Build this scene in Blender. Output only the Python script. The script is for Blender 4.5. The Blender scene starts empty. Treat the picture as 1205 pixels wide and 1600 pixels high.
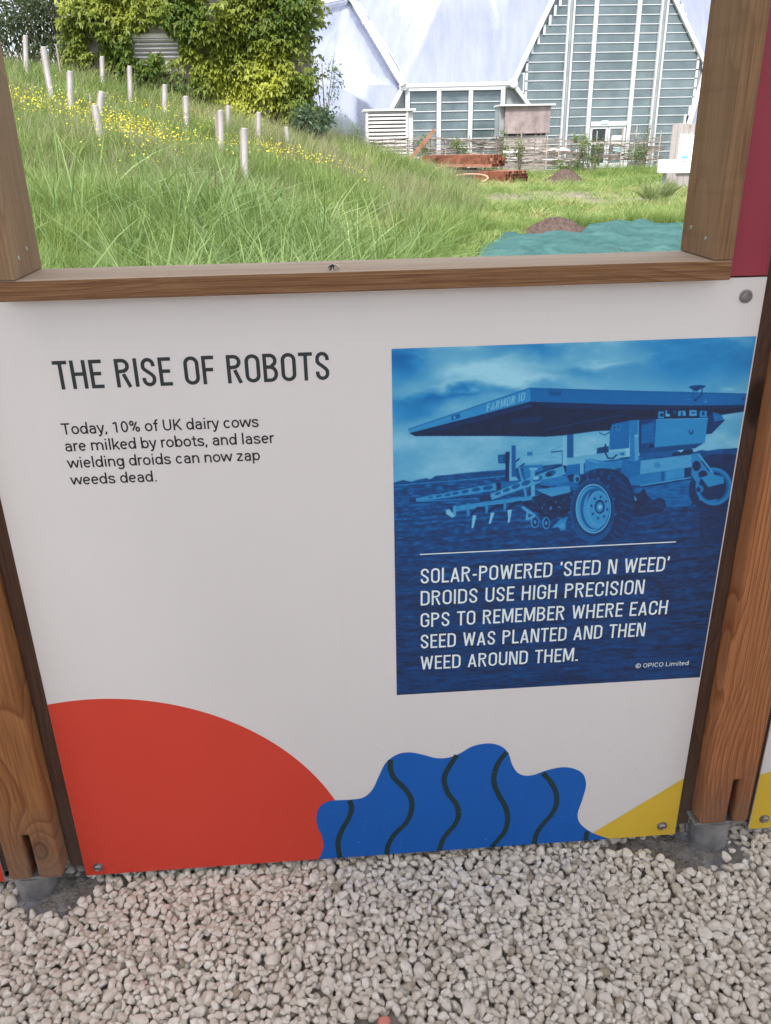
import bpy, math, random
import numpy as np
from mathutils import Vector, Matrix, Euler
R = math.radians
random.seed(7); rng = np.random.default_rng(7)
S = bpy.context.scene
C = S.collection

# ------------------------------------------------------------------ camera
PITCH, ROLL, YAW, FPX, PW, PH = R(24.25), R(1.141), R(3.655), 1295.1, 1205.0, 1600.0
CAM = np.array([-0.068, -1.249, 1.348])
def _basis():
    cy, sy = math.cos(YAW), math.sin(YAW)
    f = np.array([sy, cy, 0.]); r = np.array([cy, -sy, 0.]); d = np.array([0, 0, -1.])
    f2 = f*math.cos(PITCH)+d*math.sin(PITCH); d2 = -f*math.sin(PITCH)+d*math.cos(PITCH)
    r3 = r*math.cos(ROLL)+d2*math.sin(ROLL); d3 = -r*math.sin(ROLL)+d2*math.cos(ROLL)
    return np.array([r3, d3, f2])
MB3 = _basis()
cam = bpy.data.cameras.new('camera'); camo = bpy.data.objects.new('camera', cam); C.objects.link(camo)
cam.sensor_fit = 'VERTICAL'; cam.sensor_height = 24.0; cam.lens = 24.0*FPX/PH
cam.clip_start = 0.05; cam.clip_end = 600
m4 = Matrix.Identity(4)
for i in range(3):
    m4[i][0] = MB3[0][i]; m4[i][1] = -MB3[1][i]; m4[i][2] = -MB3[2][i]; m4[i][3] = CAM[i]
camo.matrix_world = m4
S.camera = camo
def at(x, y, Y=0.0):
    """the place in the world seen at photograph position x, y and at distance Y behind the panel wall"""
    r = MB3.T@np.array([(x-PW/2)/FPX, (y-PH/2)/FPX, 1.]); t = (Y-CAM[1])/r[1]
    return Vector(CAM+r*t)
def on_z(x, y, z=0.0):
    r = MB3.T@np.array([(x-PW/2)/FPX, (y-PH/2)/FPX, 1.]); t = (z-CAM[2])/r[2]
    return Vector(CAM+r*t)

# ------------------------------------------------------------------ light
SUN_EL, SUN_AZ = R(56), R(205)      # azimuth clockwise from +y (north)
w = bpy.data.worlds.new('World'); S.world = w; w.use_nodes = True
nt = w.node_tree; nt.nodes.clear()
def wn(t, **k):
    n = nt.nodes.new(t)
    for a, b in k.items(): setattr(n, a, b)
    return n
sky = wn('ShaderNodeTexSky', sky_type='NISHITA', sun_disc=False, sun_elevation=SUN_EL, sun_rotation=SUN_AZ, air_density=1.0, dust_density=2.0)
tc = wn('ShaderNodeTexCoord'); mp = wn('ShaderNodeMapping'); mp.inputs['Scale'].default_value = (1, 1, 2.2)
no = wn('ShaderNodeTexNoise'); no.inputs['Scale'].default_value = 2.1; no.inputs['Detail'].default_value = 7; no.inputs['Roughness'].default_value = .55; no.inputs['Distortion'].default_value = .4
cr = wn('ShaderNodeValToRGB'); cr.color_ramp.elements[0].position = .36; cr.color_ramp.elements[1].position = .62
cr.color_ramp.elements[0].color = (.35, .35, .35, 1); cr.color_ramp.elements[1].color = (1, 1, 1, 1)
mx = wn('ShaderNodeMix', data_type='RGBA'); mx.inputs['B'].default_value = (8.2, 8.4, 9.1, 1)
bg = wn('ShaderNodeBackground'); bg.inputs['Strength'].default_value = .12
ow = wn('ShaderNodeOutputWorld'); L = nt.links.new
L(tc.outputs['Generated'], mp.inputs[0]); L(mp.outputs[0], no.inputs['Vector']); L(no.outputs['Fac'], cr.inputs[0])
L(cr.outputs['Color'], mx.inputs['Factor']); L(sky.outputs[0], mx.inputs['A']); L(mx.outputs['Result'], bg.inputs[0]); L(bg.outputs[0], ow.inputs[0])
sl = bpy.data.lights.new('sun', 'SUN'); so = bpy.data.objects.new('sun', sl); C.objects.link(so)
sl.energy = 3.2; sl.angle = R(10); sl.color = (1, .955, .89)
sd = Vector((math.sin(SUN_AZ)*math.cos(SUN_EL), math.cos(SUN_AZ)*math.cos(SUN_EL), math.sin(SUN_EL)))
so.rotation_euler = sd.to_track_quat('Z', 'Y').to_euler()
S.view_settings.view_transform = 'Standard'; S.view_settings.look = 'None'
S.view_settings.exposure = 1.06; S.view_settings.gamma = 1.0; S.view_settings.use_curve_mapping = False
S.render.engine = 'CYCLES'
S.cycles.max_bounces = 8; S.cycles.transparent_max_bounces = 12

# ------------------------------------------------------------------ helpers
def lin(c):
    c = np.array(c, float)/255.
    return np.where(c <= .04045, c/12.92, ((c+.055)/1.055)**2.4)
PANEL_REF = lin((166, 158, 162))
def ink(c):                       # a printed colour, from how it looks next to the panel's white
    v = lin(c)/PANEL_REF*.68
    return tuple(np.clip(v, 0.004, .95))
def tag(o, label=None, cat=None, group=None, kind=None):
    if label: o['label'] = label
    if cat: o['category'] = cat
    if group: o['group'] = group
    if kind: o['kind'] = kind
    return o
def empty(name, loc, label, cat, group=None):
    o = bpy.data.objects.new(name, None); C.objects.link(o); o.location = loc; o.empty_display_size = .1
    return tag(o, label, cat, group)
class MB:
    def __init__(s): s.v = []; s.f = []
    def add(s, vs, fs):
        n = len(s.v); s.v += [tuple(v) for v in vs]; s.f += [tuple(i+n for i in f) for f in fs]; return s
    def box(s, a, b, mtx=None):
        x0, y0, z0 = a; x1, y1, z1 = b
        vs = [Vector(p) for p in ((x0,y0,z0),(x1,y0,z0),(x1,y1,z0),(x0,y1,z0),(x0,y0,z1),(x1,y0,z1),(x1,y1,z1),(x0,y1,z1))]
        if mtx is not None: vs = [mtx@p for p in vs]
        return s.add(vs, [(0,3,2,1),(4,5,6,7),(0,1,5,4),(1,2,6,5),(2,3,7,6),(3,0,4,7)])
    def beam(s, p, q, wx, wy, up=(0,0,1)):
        p, q = Vector(p), Vector(q); d = q-p; l = d.length; z = d.normalized(); u = Vector(up)
        if abs(z.dot(u)) > .98: u = Vector((0, 1, 0))
        x = u.cross(z).normalized(); y = z.cross(x)
        m = Matrix((x, y, z)).transposed().to_4x4(); m.translation = p
        return s.box((-wx/2, -wy/2, 0), (wx/2, wy/2, l), m)
    def tube(s, pts, r, n=8, r2=None, cap=True):
        pts = [Vector(p) for p in pts]; N = len(pts); base = len(s.v)
        u = Vector((0, 0, 1)); 
        for i, p in enumerate(pts):
            d = (pts[min(i+1, N-1)]-pts[max(i-1, 0)]).normalized()
            if abs(d.dot(u)) > .95: u = Vector((1, 0, 0)) if abs(d.x) < .9 else Vector((0, 1, 0))
            a = u.cross(d).normalized(); b = d.cross(a)
            rr = r if r2 is None else r+(r2-r)*i/max(1, N-1)
            for k in range(n):
                t = 2*math.pi*k/n; s.v.append(tuple(p+a*math.cos(t)*rr+b*math.sin(t)*rr))
        for i in range(N-1):
            for k in range(n):
                k2 = (k+1) % n
                s.f.append((base+i*n+k, base+i*n+k2, base+(i+1)*n+k2, base+(i+1)*n+k))
        if cap:
            s.f.append(tuple(base+k for k in reversed(range(n)))); s.f.append(tuple(base+(N-1)*n+k for k in range(n)))
        return s
    def lathe(s, prof, n=24, mtx=None):
        b = len(s.v)
        for r, z in prof:
            for k in range(n):
                t = 2*math.pi*k/n; p = Vector((r*math.cos(t), r*math.sin(t), z))
                s.v.append(tuple(mtx@p if mtx is not None else p))
        for i in range(len(prof)-1):
            for k in range(n):
                k2 = (k+1) % n; s.f.append((b+i*n+k, b+i*n+k2, b+(i+1)*n+k2, b+(i+1)*n+k))
        s.f.append(tuple(b+k for k in reversed(range(n)))); s.f.append(tuple(b+(len(prof)-1)*n+k for k in range(n)))
        return s
def obj(name, mb, mat, parent=None, loc=(0, 0, 0), bevel=0, smooth=False, seg=2):
    """mb holds world coordinates; the object's own origin is its parent's, or loc"""
    o0 = Vector(parent.matrix_basis.translation) if parent else Vector(loc)
    pp = parent.parent if parent else None
    while pp is not None: o0 = o0+Vector(pp.matrix_basis.translation); pp = pp.parent
    me = bpy.data.meshes.new(name)
    me.from_pydata([tuple(Vector(v)-o0) for v in mb.v], [], mb.f); me.update()
    if mat: me.materials.append(mat)
    o = bpy.data.objects.new(name, me); C.objects.link(o)
    if parent: o.parent = parent
    else: o.location = loc
    if smooth: me.shade_smooth()
    if bevel:
        md = o.modifiers.new('bevel', 'BEVEL'); md.width = bevel; md.segments = seg; md.limit_method = 'ANGLE'; md.angle_limit = R(35)
    return o
def mesh_np(name, V, F, mat, smooth=False, attrs=None, parent=None):
    """V (n,3), F (m,k) arrays"""
    me = bpy.data.meshes.new(name); V = np.asarray(V, np.float32); F = np.asarray(F, np.int32)
    me.vertices.add(len(V)); me.vertices.foreach_set('co', V.ravel())
    k = F.shape[1]; me.loops.add(F.size); me.loops.foreach_set('vertex_index', F.ravel())
    me.polygons.add(len(F)); me.polygons.foreach_set('loop_start', np.arange(0, F.size, k, dtype=np.int32))
    me.update(calc_edges=True)
    if smooth: me.shade_smooth()
    for an, (ty, data) in (attrs or {}).items():
        a = me.attributes.new(an, ty, 'POINT')
        a.data.foreach_set('vector' if ty == 'FLOAT_VECTOR' else ('color' if ty == 'FLOAT_COLOR' else 'value'), np.asarray(data, np.float32).ravel())
    if mat: me.materials.append(mat)
    o = bpy.data.objects.new(name, me); C.objects.link(o)
    if parent: o.parent = parent; 
    return o
# ---- materials
class NT:
    def __init__(s, name):
        s.m = bpy.data.materials.new(name); s.m.use_nodes = True; s.t = s.m.node_tree; s.t.nodes.clear()
        s.out = s.n('ShaderNodeOutputMaterial'); s.p = s.n('ShaderNodeBsdfPrincipled'); s.l(s.p.outputs[0], s.out.inputs[0])
    def n(s, ty, **k):
        x = s.t.nodes.new(ty)
        for a, b in k.items():
            if a.startswith('i_'): x.inputs[a[2:].replace('_', ' ')].default_value = b
            else: setattr(x, a, b)
        return x
    def l(s, a, b): s.t.links.new(a, b)
    def coords(s, scale=(1, 1, 1), rot=(0, 0, 0), loc=(0, 0, 0), src='Object'):
        c = s.n('ShaderNodeTexCoord'); m = s.n('ShaderNodeMapping'); m.inputs['Scale'].default_value = scale; m.inputs['Rotation'].default_value = rot; m.inputs['Location'].default_value = loc
        s.l(c.outputs[src], m.inputs[0]); return m.outputs[0]
    def noise(s, vec, scale, detail=4, rough=.55, dist=0):
        x = s.n('ShaderNodeTexNoise'); x.inputs['Scale'].default_value = scale; x.inputs['Detail'].default_value = detail
        x.inputs['Roughness'].default_value = rough; x.inputs['Distortion'].default_value = dist
        if vec is not None: s.l(vec, x.inputs['Vector'])
        return x.outputs['Fac']
    def ramp(s, fac, stops):
        x = s.n('ShaderNodeValToRGB'); e = x.color_ramp.elements
        while len(e) < len(stops): e.new(.5)
        for i, (p, c) in enumerate(stops):
            e[i].position = p; e[i].color = (*c, 1) if not isinstance(c, (int, float)) else (c, c, c, 1)
        s.l(fac, x.inputs[0]); return x.outputs['Color']
    def mix(s, f, a, b, mode='MIX'):
        x = s.n('ShaderNodeMix', data_type='RGBA', blend_type=mode)
        for nme, v in (('Factor', f), ('A', a), ('B', b)):
            if isinstance(v, (int, float)): x.inputs[nme].default_value = v
            elif isinstance(v, tuple): x.inputs[nme].default_value = (*v, 1)
            else: s.l(v, x.inputs[nme])
        return x.outputs['Result']
    def math(s, op, a, b=None):
        x = s.n('ShaderNodeMath', operation=op)
        for i, v in enumerate((a, b)):
            if v is None: continue
            if isinstance(v, (int, float)): x.inputs[i].default_value = v
            else: s.l(v, x.inputs[i])
        return x.outputs[0]
    def bump(s, h, st=.3, d=.01):
        b = s.n('ShaderNodeBump'); b.inputs['Strength'].default_value = st; b.inputs['Distance'].default_value = d
        s.l(h, b.inputs['Height']); s.l(b.outputs[0], s.p.inputs['Normal']); return b
    def base(s, c):
        if isinstance(c, tuple): s.p.inputs['Base Color'].default_value = (*c, 1)
        else: s.l(c, s.p.inputs['Base Color'])
    def rough(s, v):
        if isinstance(v, (int, float)): s.p.inputs['Roughness'].default_value = v
        else: s.l(v, s.p.inputs['Roughness'])
def mottled(name, a, b, scale=8, rough=.8, bump=.2, bd=.01, metal=0, det=5, spec=.4, lo=.35, hi=.65):
    t = NT(name); v = t.coords(); f = t.noise(v, scale, det)
    t.base(t.ramp(f, [(lo, a), (hi, b)])); t.rough(rough); t.p.inputs['Metallic'].default_value = metal
    t.p.inputs['Specular IOR Level'].default_value = spec
    if bump: t.bump(t.noise(v, scale*4, 4), bump, bd)
    return t.m
def wood(name, light, mid, dark, axis='Z', ring=60, grain=1.0, weather=None, seed=0., soil=None, knots=(), toplit=None):
    """planed softwood: growth rings drawn out along the board, pores and small knots"""
    t = NT(name)
    st = {'X': (.06, 1, 1), 'Y': (1, .06, 1), 'Z': (1, 1, .06)}[axis]
    v = t.coords(tuple(a for a in st), loc=(seed, seed*.7, seed*.3))
    wv = t.coords((1, 1, 1) if axis == 'Z' else (1, 1, 1), loc=(seed, seed*.7, seed*.3))
    big = t.noise(v, 5.0, 3, .5)
    # rings: sine of (cross coordinate + warp)
    warp = t.n('ShaderNodeTexNoise'); warp.inputs['Scale'].default_value = 3.2; warp.inputs['Detail'].default_value = 2; t.l(v, warp.inputs['Vector'])
    sep = t.n('ShaderNodeSeparateXYZ'); t.l(wv, sep.inputs[0])
    cross = {'X': sep.outputs['Z'], 'Y': sep.outputs['Z'], 'Z': sep.outputs['X']}[axis]
    knot = t.n('ShaderNodeTexVoronoi'); knot.inputs['Scale'].default_value = 1.0; knot.feature = 'F1'
    kv = t.coords({'X': (2.2, 7, 7), 'Y': (7, 2.2, 7), 'Z': (7, 7, 2.2)}[axis], loc=(seed*3, 1.3+seed, .4)); t.l(kv, knot.inputs['Vector'])
    kd = t.math('MAXIMUM', t.math('SUBTRACT', .45, knot.outputs['Distance']), 0.0)
    q = t.math('ADD', t.math('MULTIPLY', cross, ring), t.math('MULTIPLY', warp.outputs['Fac'], 9.0*grain))
    q = t.math('ADD', q, t.math('MULTIPLY', kd, 9.0))
    kn = None
    for kx, kz in knots:
        oc = t.coords((1, 0, .62), loc=(-kx, 0, -kz*.62)); ln = t.n('ShaderNodeVectorMath', operation='LENGTH'); t.l(oc, ln.inputs[0]); dd = ln.outputs['Value']
        q = t.math('ADD', q, t.math('MULTIPLY', t.math('POWER', 2.718, t.math('MULTIPLY', dd, -28.0)), 7.0))
        m = t.ramp(dd, [(0, .45), (.0085, .35), (.0115, 1.), (.0135, .9), (.017, 0.)]); kn = m if kn is None else t.mix(1., kn, m, 'ADD')
    rg = t.math('FRACT', q)
    ringc = t.ramp(rg, [(0, .0), (.65, .45), (.9, 1.0), (1.0, .1)])
    fine = t.noise(t.coords({'X': (3, 160, 160), 'Y': (160, 3, 160), 'Z': (160, 160, 3)}[axis]), 3, 3)
    col = t.mix(ringc, light, mid)
    col = t.mix(t.ramp(fine, [(.42, .0), (.66, .75)]), col, dark)
    col = t.mix(t.ramp(big, [(.4, 0.), (.75, .55)]), col, dark)
    kf = t.ramp(knot.outputs['Distance'], [(.0, 1.), (.07, .9), (.11, 0.)])
    col = t.mix(kf, col, tuple(c*.55 for c in dark))
    if toplit:      # upward face painted paler, standing in for light falling from above
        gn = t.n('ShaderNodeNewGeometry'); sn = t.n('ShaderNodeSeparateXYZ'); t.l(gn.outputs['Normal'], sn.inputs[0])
        up = t.math('MULTIPLY', t.ramp(sn.outputs['Z'], [(.4, 0.), (.8, 1.)]), t.ramp(t.noise(v, 9, 6, .7), [(.3, .55), (.65, .95)])); col = t.mix(up, col, t.mix(t.ramp(fine, [(.4, 0.), (.7, .5)]), toplit, tuple(c*.55 for c in toplit)))
        stn = t.noise(t.coords((1.2, 9, 9)), 4, 6, .75); col = t.mix(t.ramp(stn, [(.58, 0.), (.68, .6)]), col, dark)
    if kn is not None: col = t.mix(kn, col, tuple(c*.4 for c in dark))
    if weather: col = t.mix(t.ramp(t.noise(v, 9, 5, .65), [(.35, .0), (.7, .65)]), col, weather); col = t.mix(t.ramp(t.noise(v, 2.2, 6, .75), [(.56, 0.), (.72, .55)]), col, tuple(c*.6 for c in dark)); col = t.mix(t.ramp(t.noise({'X': t.coords((45, 1.5, 4)), 'Y': t.coords((1, 45, 1)), 'Z': t.coords((4, 1.5, 45))}[axis], 1, 3, .6), [(.55, 0.), (.7, .25)]), col, dark)
    if soil:      # splashed dirt near the ground
        g = t.n('ShaderNodeNewGeometry'); sp = t.n('ShaderNodeSeparateXYZ'); t.l(g.outputs['Position'], sp.inputs[0])
        hgt = t.math('ADD', sp.outputs['Z'], t.math('MULTIPLY', t.noise(wv, 22, 5), .16))
        col = t.mix(t.ramp(hgt, [(.12, .75), (.33, 0.)]), col, soil)
    t.base(col); t.rough(.8); t.p.inputs['Specular IOR Level'].default_value = .12
    t.bump(t.math('ADD', t.math('MULTIPLY', rg, .5), fine), .35, .0012)
    return t.m
def plain(name, c, rough=.5, metal=0, spec=.5):
    t = NT(name); v = t.coords(); f = t.noise(v, 25, 3)
    t.base(t.mix(t.ramp(f, [(.3, 0.), (.8, .25)]), c, tuple(x*.7 for x in c))); t.rough(rough)
    t.p.inputs['Metallic'].default_value = metal; t.p.inputs['Specular IOR Level'].default_value = spec; return t.m
def leafmat(name, dark, light, trans=.35, attr='tint', kind='GEOMETRY', rough=.5):
    t = NT(name); a = t.n('ShaderNodeAttribute', attribute_type=kind, attribute_name=attr)
    col = t.ramp(a.outputs['Fac'], [(0, dark), (1, light)])
    t.base(col); t.rough(rough); t.p.inputs['Specular IOR Level'].default_value = .35
    tr = t.n('ShaderNodeBsdfTranslucent'); t.l(t.mix(.5, col, tuple(min(1, c*1.8) for c in light)), tr.inputs[0])
    ms = t.n('ShaderNodeMixShader'); ms.inputs[0].default_value = trans
    t.l(t.p.outputs[0], ms.inputs[1]); t.l(tr.outputs[0], ms.inputs[2]); t.l(ms.outputs[0], t.out.inputs[0])
    return t.m
def scatter(name, P, rot, scl, idx, tint, protos, kindlabel):
    """instances of small prototype meshes on a list of points, as geometry nodes"""
    col = bpy.data.collections.new(name+'_pieces')
    for p in protos:
        for c in list(p.users_collection): c.objects.unlink(p)
        col.objects.link(p)
    me = bpy.data.meshes.new(name); me.vertices.add(len(P)); me.vertices.foreach_set('co', np.asarray(P, np.float32).ravel())
    for an, ty, data in (('rot', 'FLOAT_VECTOR', rot), ('scl', 'FLOAT_VECTOR', scl), ('tint', 'FLOAT', tint)):
        a = me.attributes.new(an, ty, 'POINT'); a.data.foreach_set('vector' if ty == 'FLOAT_VECTOR' else 'value', np.asarray(data, np.float32).ravel())
    a = me.attributes.new('idx', 'INT', 'POINT'); a.data.foreach_set('value', np.asarray(idx, np.int32))
    me.update()
    o = bpy.data.objects.new(name, me); C.objects.link(o)
    g = bpy.data.node_groups.new(name+'_scatter', 'GeometryNodeTree')
    g.interface.new_socket('Geometry', in_out='INPUT', socket_type='NodeSocketGeometry'); g.interface.new_socket('Geometry', in_out='OUTPUT', socket_type='NodeSocketGeometry')
    gi = g.nodes.new('NodeGroupInput'); go = g.nodes.new('NodeGroupOutput')
    ci = g.nodes.new('GeometryNodeCollectionInfo'); ci.inputs['Collection'].default_value = col; ci.inputs['Separate Children'].default_value = True; ci.inputs['Reset Children'].default_value = True
    ip = g.nodes.new('GeometryNodeInstanceOnPoints'); ip.inputs['Pick Instance'].default_value = True
    def na(n, ty):
        x = g.nodes.new('GeometryNodeInputNamedAttribute'); x.data_type = ty; x.inputs['Name'].default_value = n
        return [q for q in x.outputs if q.name == 'Attribute' and q.enabled][0]
    g.links.new(gi.outputs[0], ip.inputs['Points']); g.links.new(ci.outputs[0], ip.inputs['Instance'])
    g.links.new(na('idx', 'INT'), ip.inputs['Instance Index']); g.links.new(na('rot', 'FLOAT_VECTOR'), ip.inputs['Rotation']); g.links.new(na('scl', 'FLOAT_VECTOR'), ip.inputs['Scale'])
    g.links.new(ip.outputs[0], go.inputs[0])
    md = o.modifiers.new('scatter', 'NODES'); md.node_group = g
    return tag(o, kindlabel[0], kindlabel[1], kind='stuff')

# ------------------------------------------------------------------ terrain
def smooth(t): t = np.clip(t, 0, 1); return t*t*(3-2*t)
EY = [-40, 0, 4, 9, 11.6, 16, 20, 30, 60]; EX = [-60, -.2, .6, 1.6, 2.5, 3.3, 3.9, 4.2, 4.0]
SY = [0, 4, 10, 14, 20, 40]; SV = [.17, .19, .24, .29, .355, .36]
def height(x, y):
    x = np.asarray(x, float); y = np.asarray(y, float)
    e = np.interp(y, EY, EX); s = np.interp(y, SY, SV); d = np.maximum(0, e-x)
    h = s*(d*d/(d+1.1))
    h = 5.4*(1-np.exp(-h/5.4))*1.06
    h = h*smooth((y-.12)/1.2)
    h = h+.03*np.sin(x*1.7+y*.6)*smooth((y-1)/3)*np.minimum(1, d) + .02*np.sin(x*.9-y*1.3)*smooth((y-2)/3)
    return h
gx = np.concatenate([np.linspace(-180, -16, 14), np.linspace(-15, 16, 125), np.linspace(18, 200, 14)])
gy = np.concatenate([np.linspace(-120, -6, 10), np.linspace(-5, 0, 6), np.linspace(.25, 45, 170), np.linspace(48, 320, 14)])
X, Y = np.meshgrid(gx, gy); Z = height(X, Y)-.02
V = np.stack([X.ravel(), Y.ravel(), Z.ravel()], 1); nx = len(gx); ny = len(gy)
ii, jj = np.meshgrid(np.arange(nx-1), np.arange(ny-1)); q = (jj*nx+ii).ravel()
F = np.stack([q, q+1, q+nx+1, q+nx], 1)
t = NT('ground_soil_and_turf'); g = t.n('ShaderNodeNewGeometry'); sp = t.n('ShaderNodeSeparateXYZ'); t.l(g.outputs['Position'], sp.inputs[0])
f1 = t.noise(g.outputs['Position'], 9, 6); f2 = t.noise(g.outputs['Position'], .8, 4)
turf = t.ramp(f1, [(.3, (.045, .07, .018)), (.7, (.11, .16, .05))]); turf = t.mix(t.ramp(f2, [(.4, 0.), (.7, .5)]), turf, (.15, .17, .07))
grit = t.ramp(t.noise(g.outputs['Position'], 60, 6), [(.3, (.26, .225, .205)), (.7, (.42, .38, .355))])
t.base(t.mix(t.math('GREATER_THAN', sp.outputs['Y'], .14), grit, turf)); t.rough(.95); t.p.inputs['Specular IOR Level'].default_value = .15
t.bump(f1, .5, .03)
ground = tag(mesh_np('ground', V, F, t.m, smooth=True), kind='structure')
ground['label'] = 'ground rising from the gravel to a grassy bank'

# ------------------------------------------------------------------ the panel wall
M_white = NT('panel_white_laminate'); v = M_white.coords(); fl = M_white.noise(v, 3, 3)
wv1 = M_white.noise(M_white.coords((900, 900, 60)), 1, 1); 
pz_ = M_white.n('ShaderNodeNewGeometry'); sz_ = M_white.n('ShaderNodeSeparateXYZ'); M_white.l(pz_.outputs['Position'], sz_.inputs[0])
spk = M_white.math('MULTIPLY', M_white.ramp(M_white.noise(v, 190, 2, .5), [(.68, 0.), (.73, .7)]), M_white.ramp(sz_.outputs['Z'], [(.05, 1.), (.5, 0.)]))
strk = M_white.ramp(M_white.noise(M_white.coords((26, 26, .8)), 1.5, 4, .6), [(.5, 0.), (.8, .04)])
M_white.base(M_white.mix(strk, M_white.mix(spk, M_white.mix(M_white.ramp(fl, [(.3, 0.), (.75, .3)]), (.70, .695, .70), (.655, .65, .66)), (.33, .28, .24)), (.48, .45, .42))); M_white.rough(.42); M_white.p.inputs['Specular IOR Level'].default_value = .35
M_white.bump(M_white.noise(v, 350, 2), .05, .0005); M_white = M_white.m
def print_mat(name, c, rough=.42):
    t = NT(name); v = t.coords(); f = t.noise(v, 5, 5); wv = t.noise(v, 420, 2)
    c0 = t.mix(t.ramp(f, [(.35, 0.), (.8, .16)]), c, tuple(min(1, x*1.25+.01) for x in c))
    # faint rub marks
    sc = t.noise(t.coords((30, 30, 4), rot=(0, .7, 0)), 2.2, 6, .7); mk = t.ramp(sc, [(.70, 0.), (.76, .10)])
    pz_ = t.n('ShaderNodeNewGeometry'); sz_ = t.n('ShaderNodeSeparateXYZ'); t.l(pz_.outputs['Position'], sz_.inputs[0]); spk = t.math('MULTIPLY', t.ramp(t.noise(v, 190, 2, .5), [(.70, 0.), (.74, .6)]), t.ramp(sz_.outputs['Z'], [(.03, 1.), (.3, 0.)]))
    t.base(t.mix(spk, t.mix(mk, c0, (.7, .7, .72)), (.42, .37, .33))); t.rough(rough); t.p.inputs['Specular IOR Level'].default_value = .35; t.bump(wv, .05, .0005); return t.m
M_red = print_mat('print_red', ink((158, 46, 36))); M_blue = print_mat('print_blue', ink((8, 66, 136)))
M_yel = print_mat('print_yellow', ink((166, 134, 44))); M_dark = print_mat('print_dark_green', ink((20, 38, 42)))
M_text = print_mat('print_black', ink((34, 38, 42))); M_body = print_mat('print_body_black', ink((26, 26, 30))); M_wt = print_mat('print_light_text', ink((172, 176, 184)))
M_steel = plain('zinc_steel', (.42, .40, .41), .38, .9)
M_steel2 = plain('steel_washer', (.30, .29, .30), .45, .9)
def flat(polys, y):
    """filled outlines (x, z) lying on the panel's face, y in front of it; each a little proud of the last"""
    mb = MB()
    from mathutils.geometry import tessellate_polygon
    for i, p in enumerate(polys):
        vs = [Vector((a, b, 0)) for a, b in p]; tr = tessellate_polygon([vs]); yy = y-.00002*(i % 7)
        fs = []
        for a, b, c in tr:
            n = (vs[b]-vs[a]).cross(vs[c]-vs[a]).z
            fs.append((a, b, c) if n > 0 else (a, c, b))
        mb.add([(v.x, yy, v.y) for v in vs], fs)
    return mb
def ribbon(path, wd, closed=False):
    P = [Vector(p) for p in path]; n = len(P); L1 = []; L2 = []
    for i in range(n):
        if closed: a = P[(i-1) % n]; b = P[(i+1) % n]
        else: a = P[max(i-1, 0)]; b = P[min(i+1, n-1)]
        d0 = (P[i]-a); d1 = (b-P[i])
        if d0.length < 1e-9: d0 = d1
        if d1.length < 1e-9: d1 = d0
        n0 = Vector((-d0.y, d0.x)).normalized(); n1 = Vector((-d1.y, d1.x)).normalized()
        m = (n0+n1)
        if m.length < .3: m = n1
        m.normalize(); k = 1/max(.45, m.dot(n1))
        L1.append(P[i]+m*wd/2*k); L2.append(P[i]-m*wd/2*k)
    return L1, L2
def ribbon_mb(mb, path, wd, y, closed=False):
    if not closed and len(path) > 2:      # break the stroke at sharp corners so that it keeps its width
        Q = [Vector(p) for p in path]
        for i in range(1, len(Q)-1):
            if (Q[i]-Q[i-1]).normalized().dot((Q[i+1]-Q[i]).normalized()) < -.2:
                ribbon_mb(mb, path[:i+1], wd, y); ribbon_mb(mb, path[i:], wd, y-.00001); return
    a, b = ribbon(path, wd, closed); n = len(a); base = len(mb.v)
    for p, q in zip(a, b): mb.v += [(p.x, y, p.y), (q.x, y, q.y)]
    for i in range(n if closed else n-1):
        j = (i+1) % n; mb.f.append((base+2*i, base+2*i+1, base+2*j+1, base+2*j))
def catmull(P, k=6):
    P = [Vector(p) for p in P]; out = []
    for i in range(len(P)-1):
        p0 = P[max(i-1, 0)]; p1 = P[i]; p2 = P[i+1]; p3 = P[min(i+2, len(P)-1)]
        for j in range(k):
            t = j/k; out.append(.5*((2*p1)+(p2-p0)*t+(2*p0-5*p1+4*p2-p3)*t*t+(3*p1-p0-3*p2+p3)*t**3))
    out.append(P[-1]); return out
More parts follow.
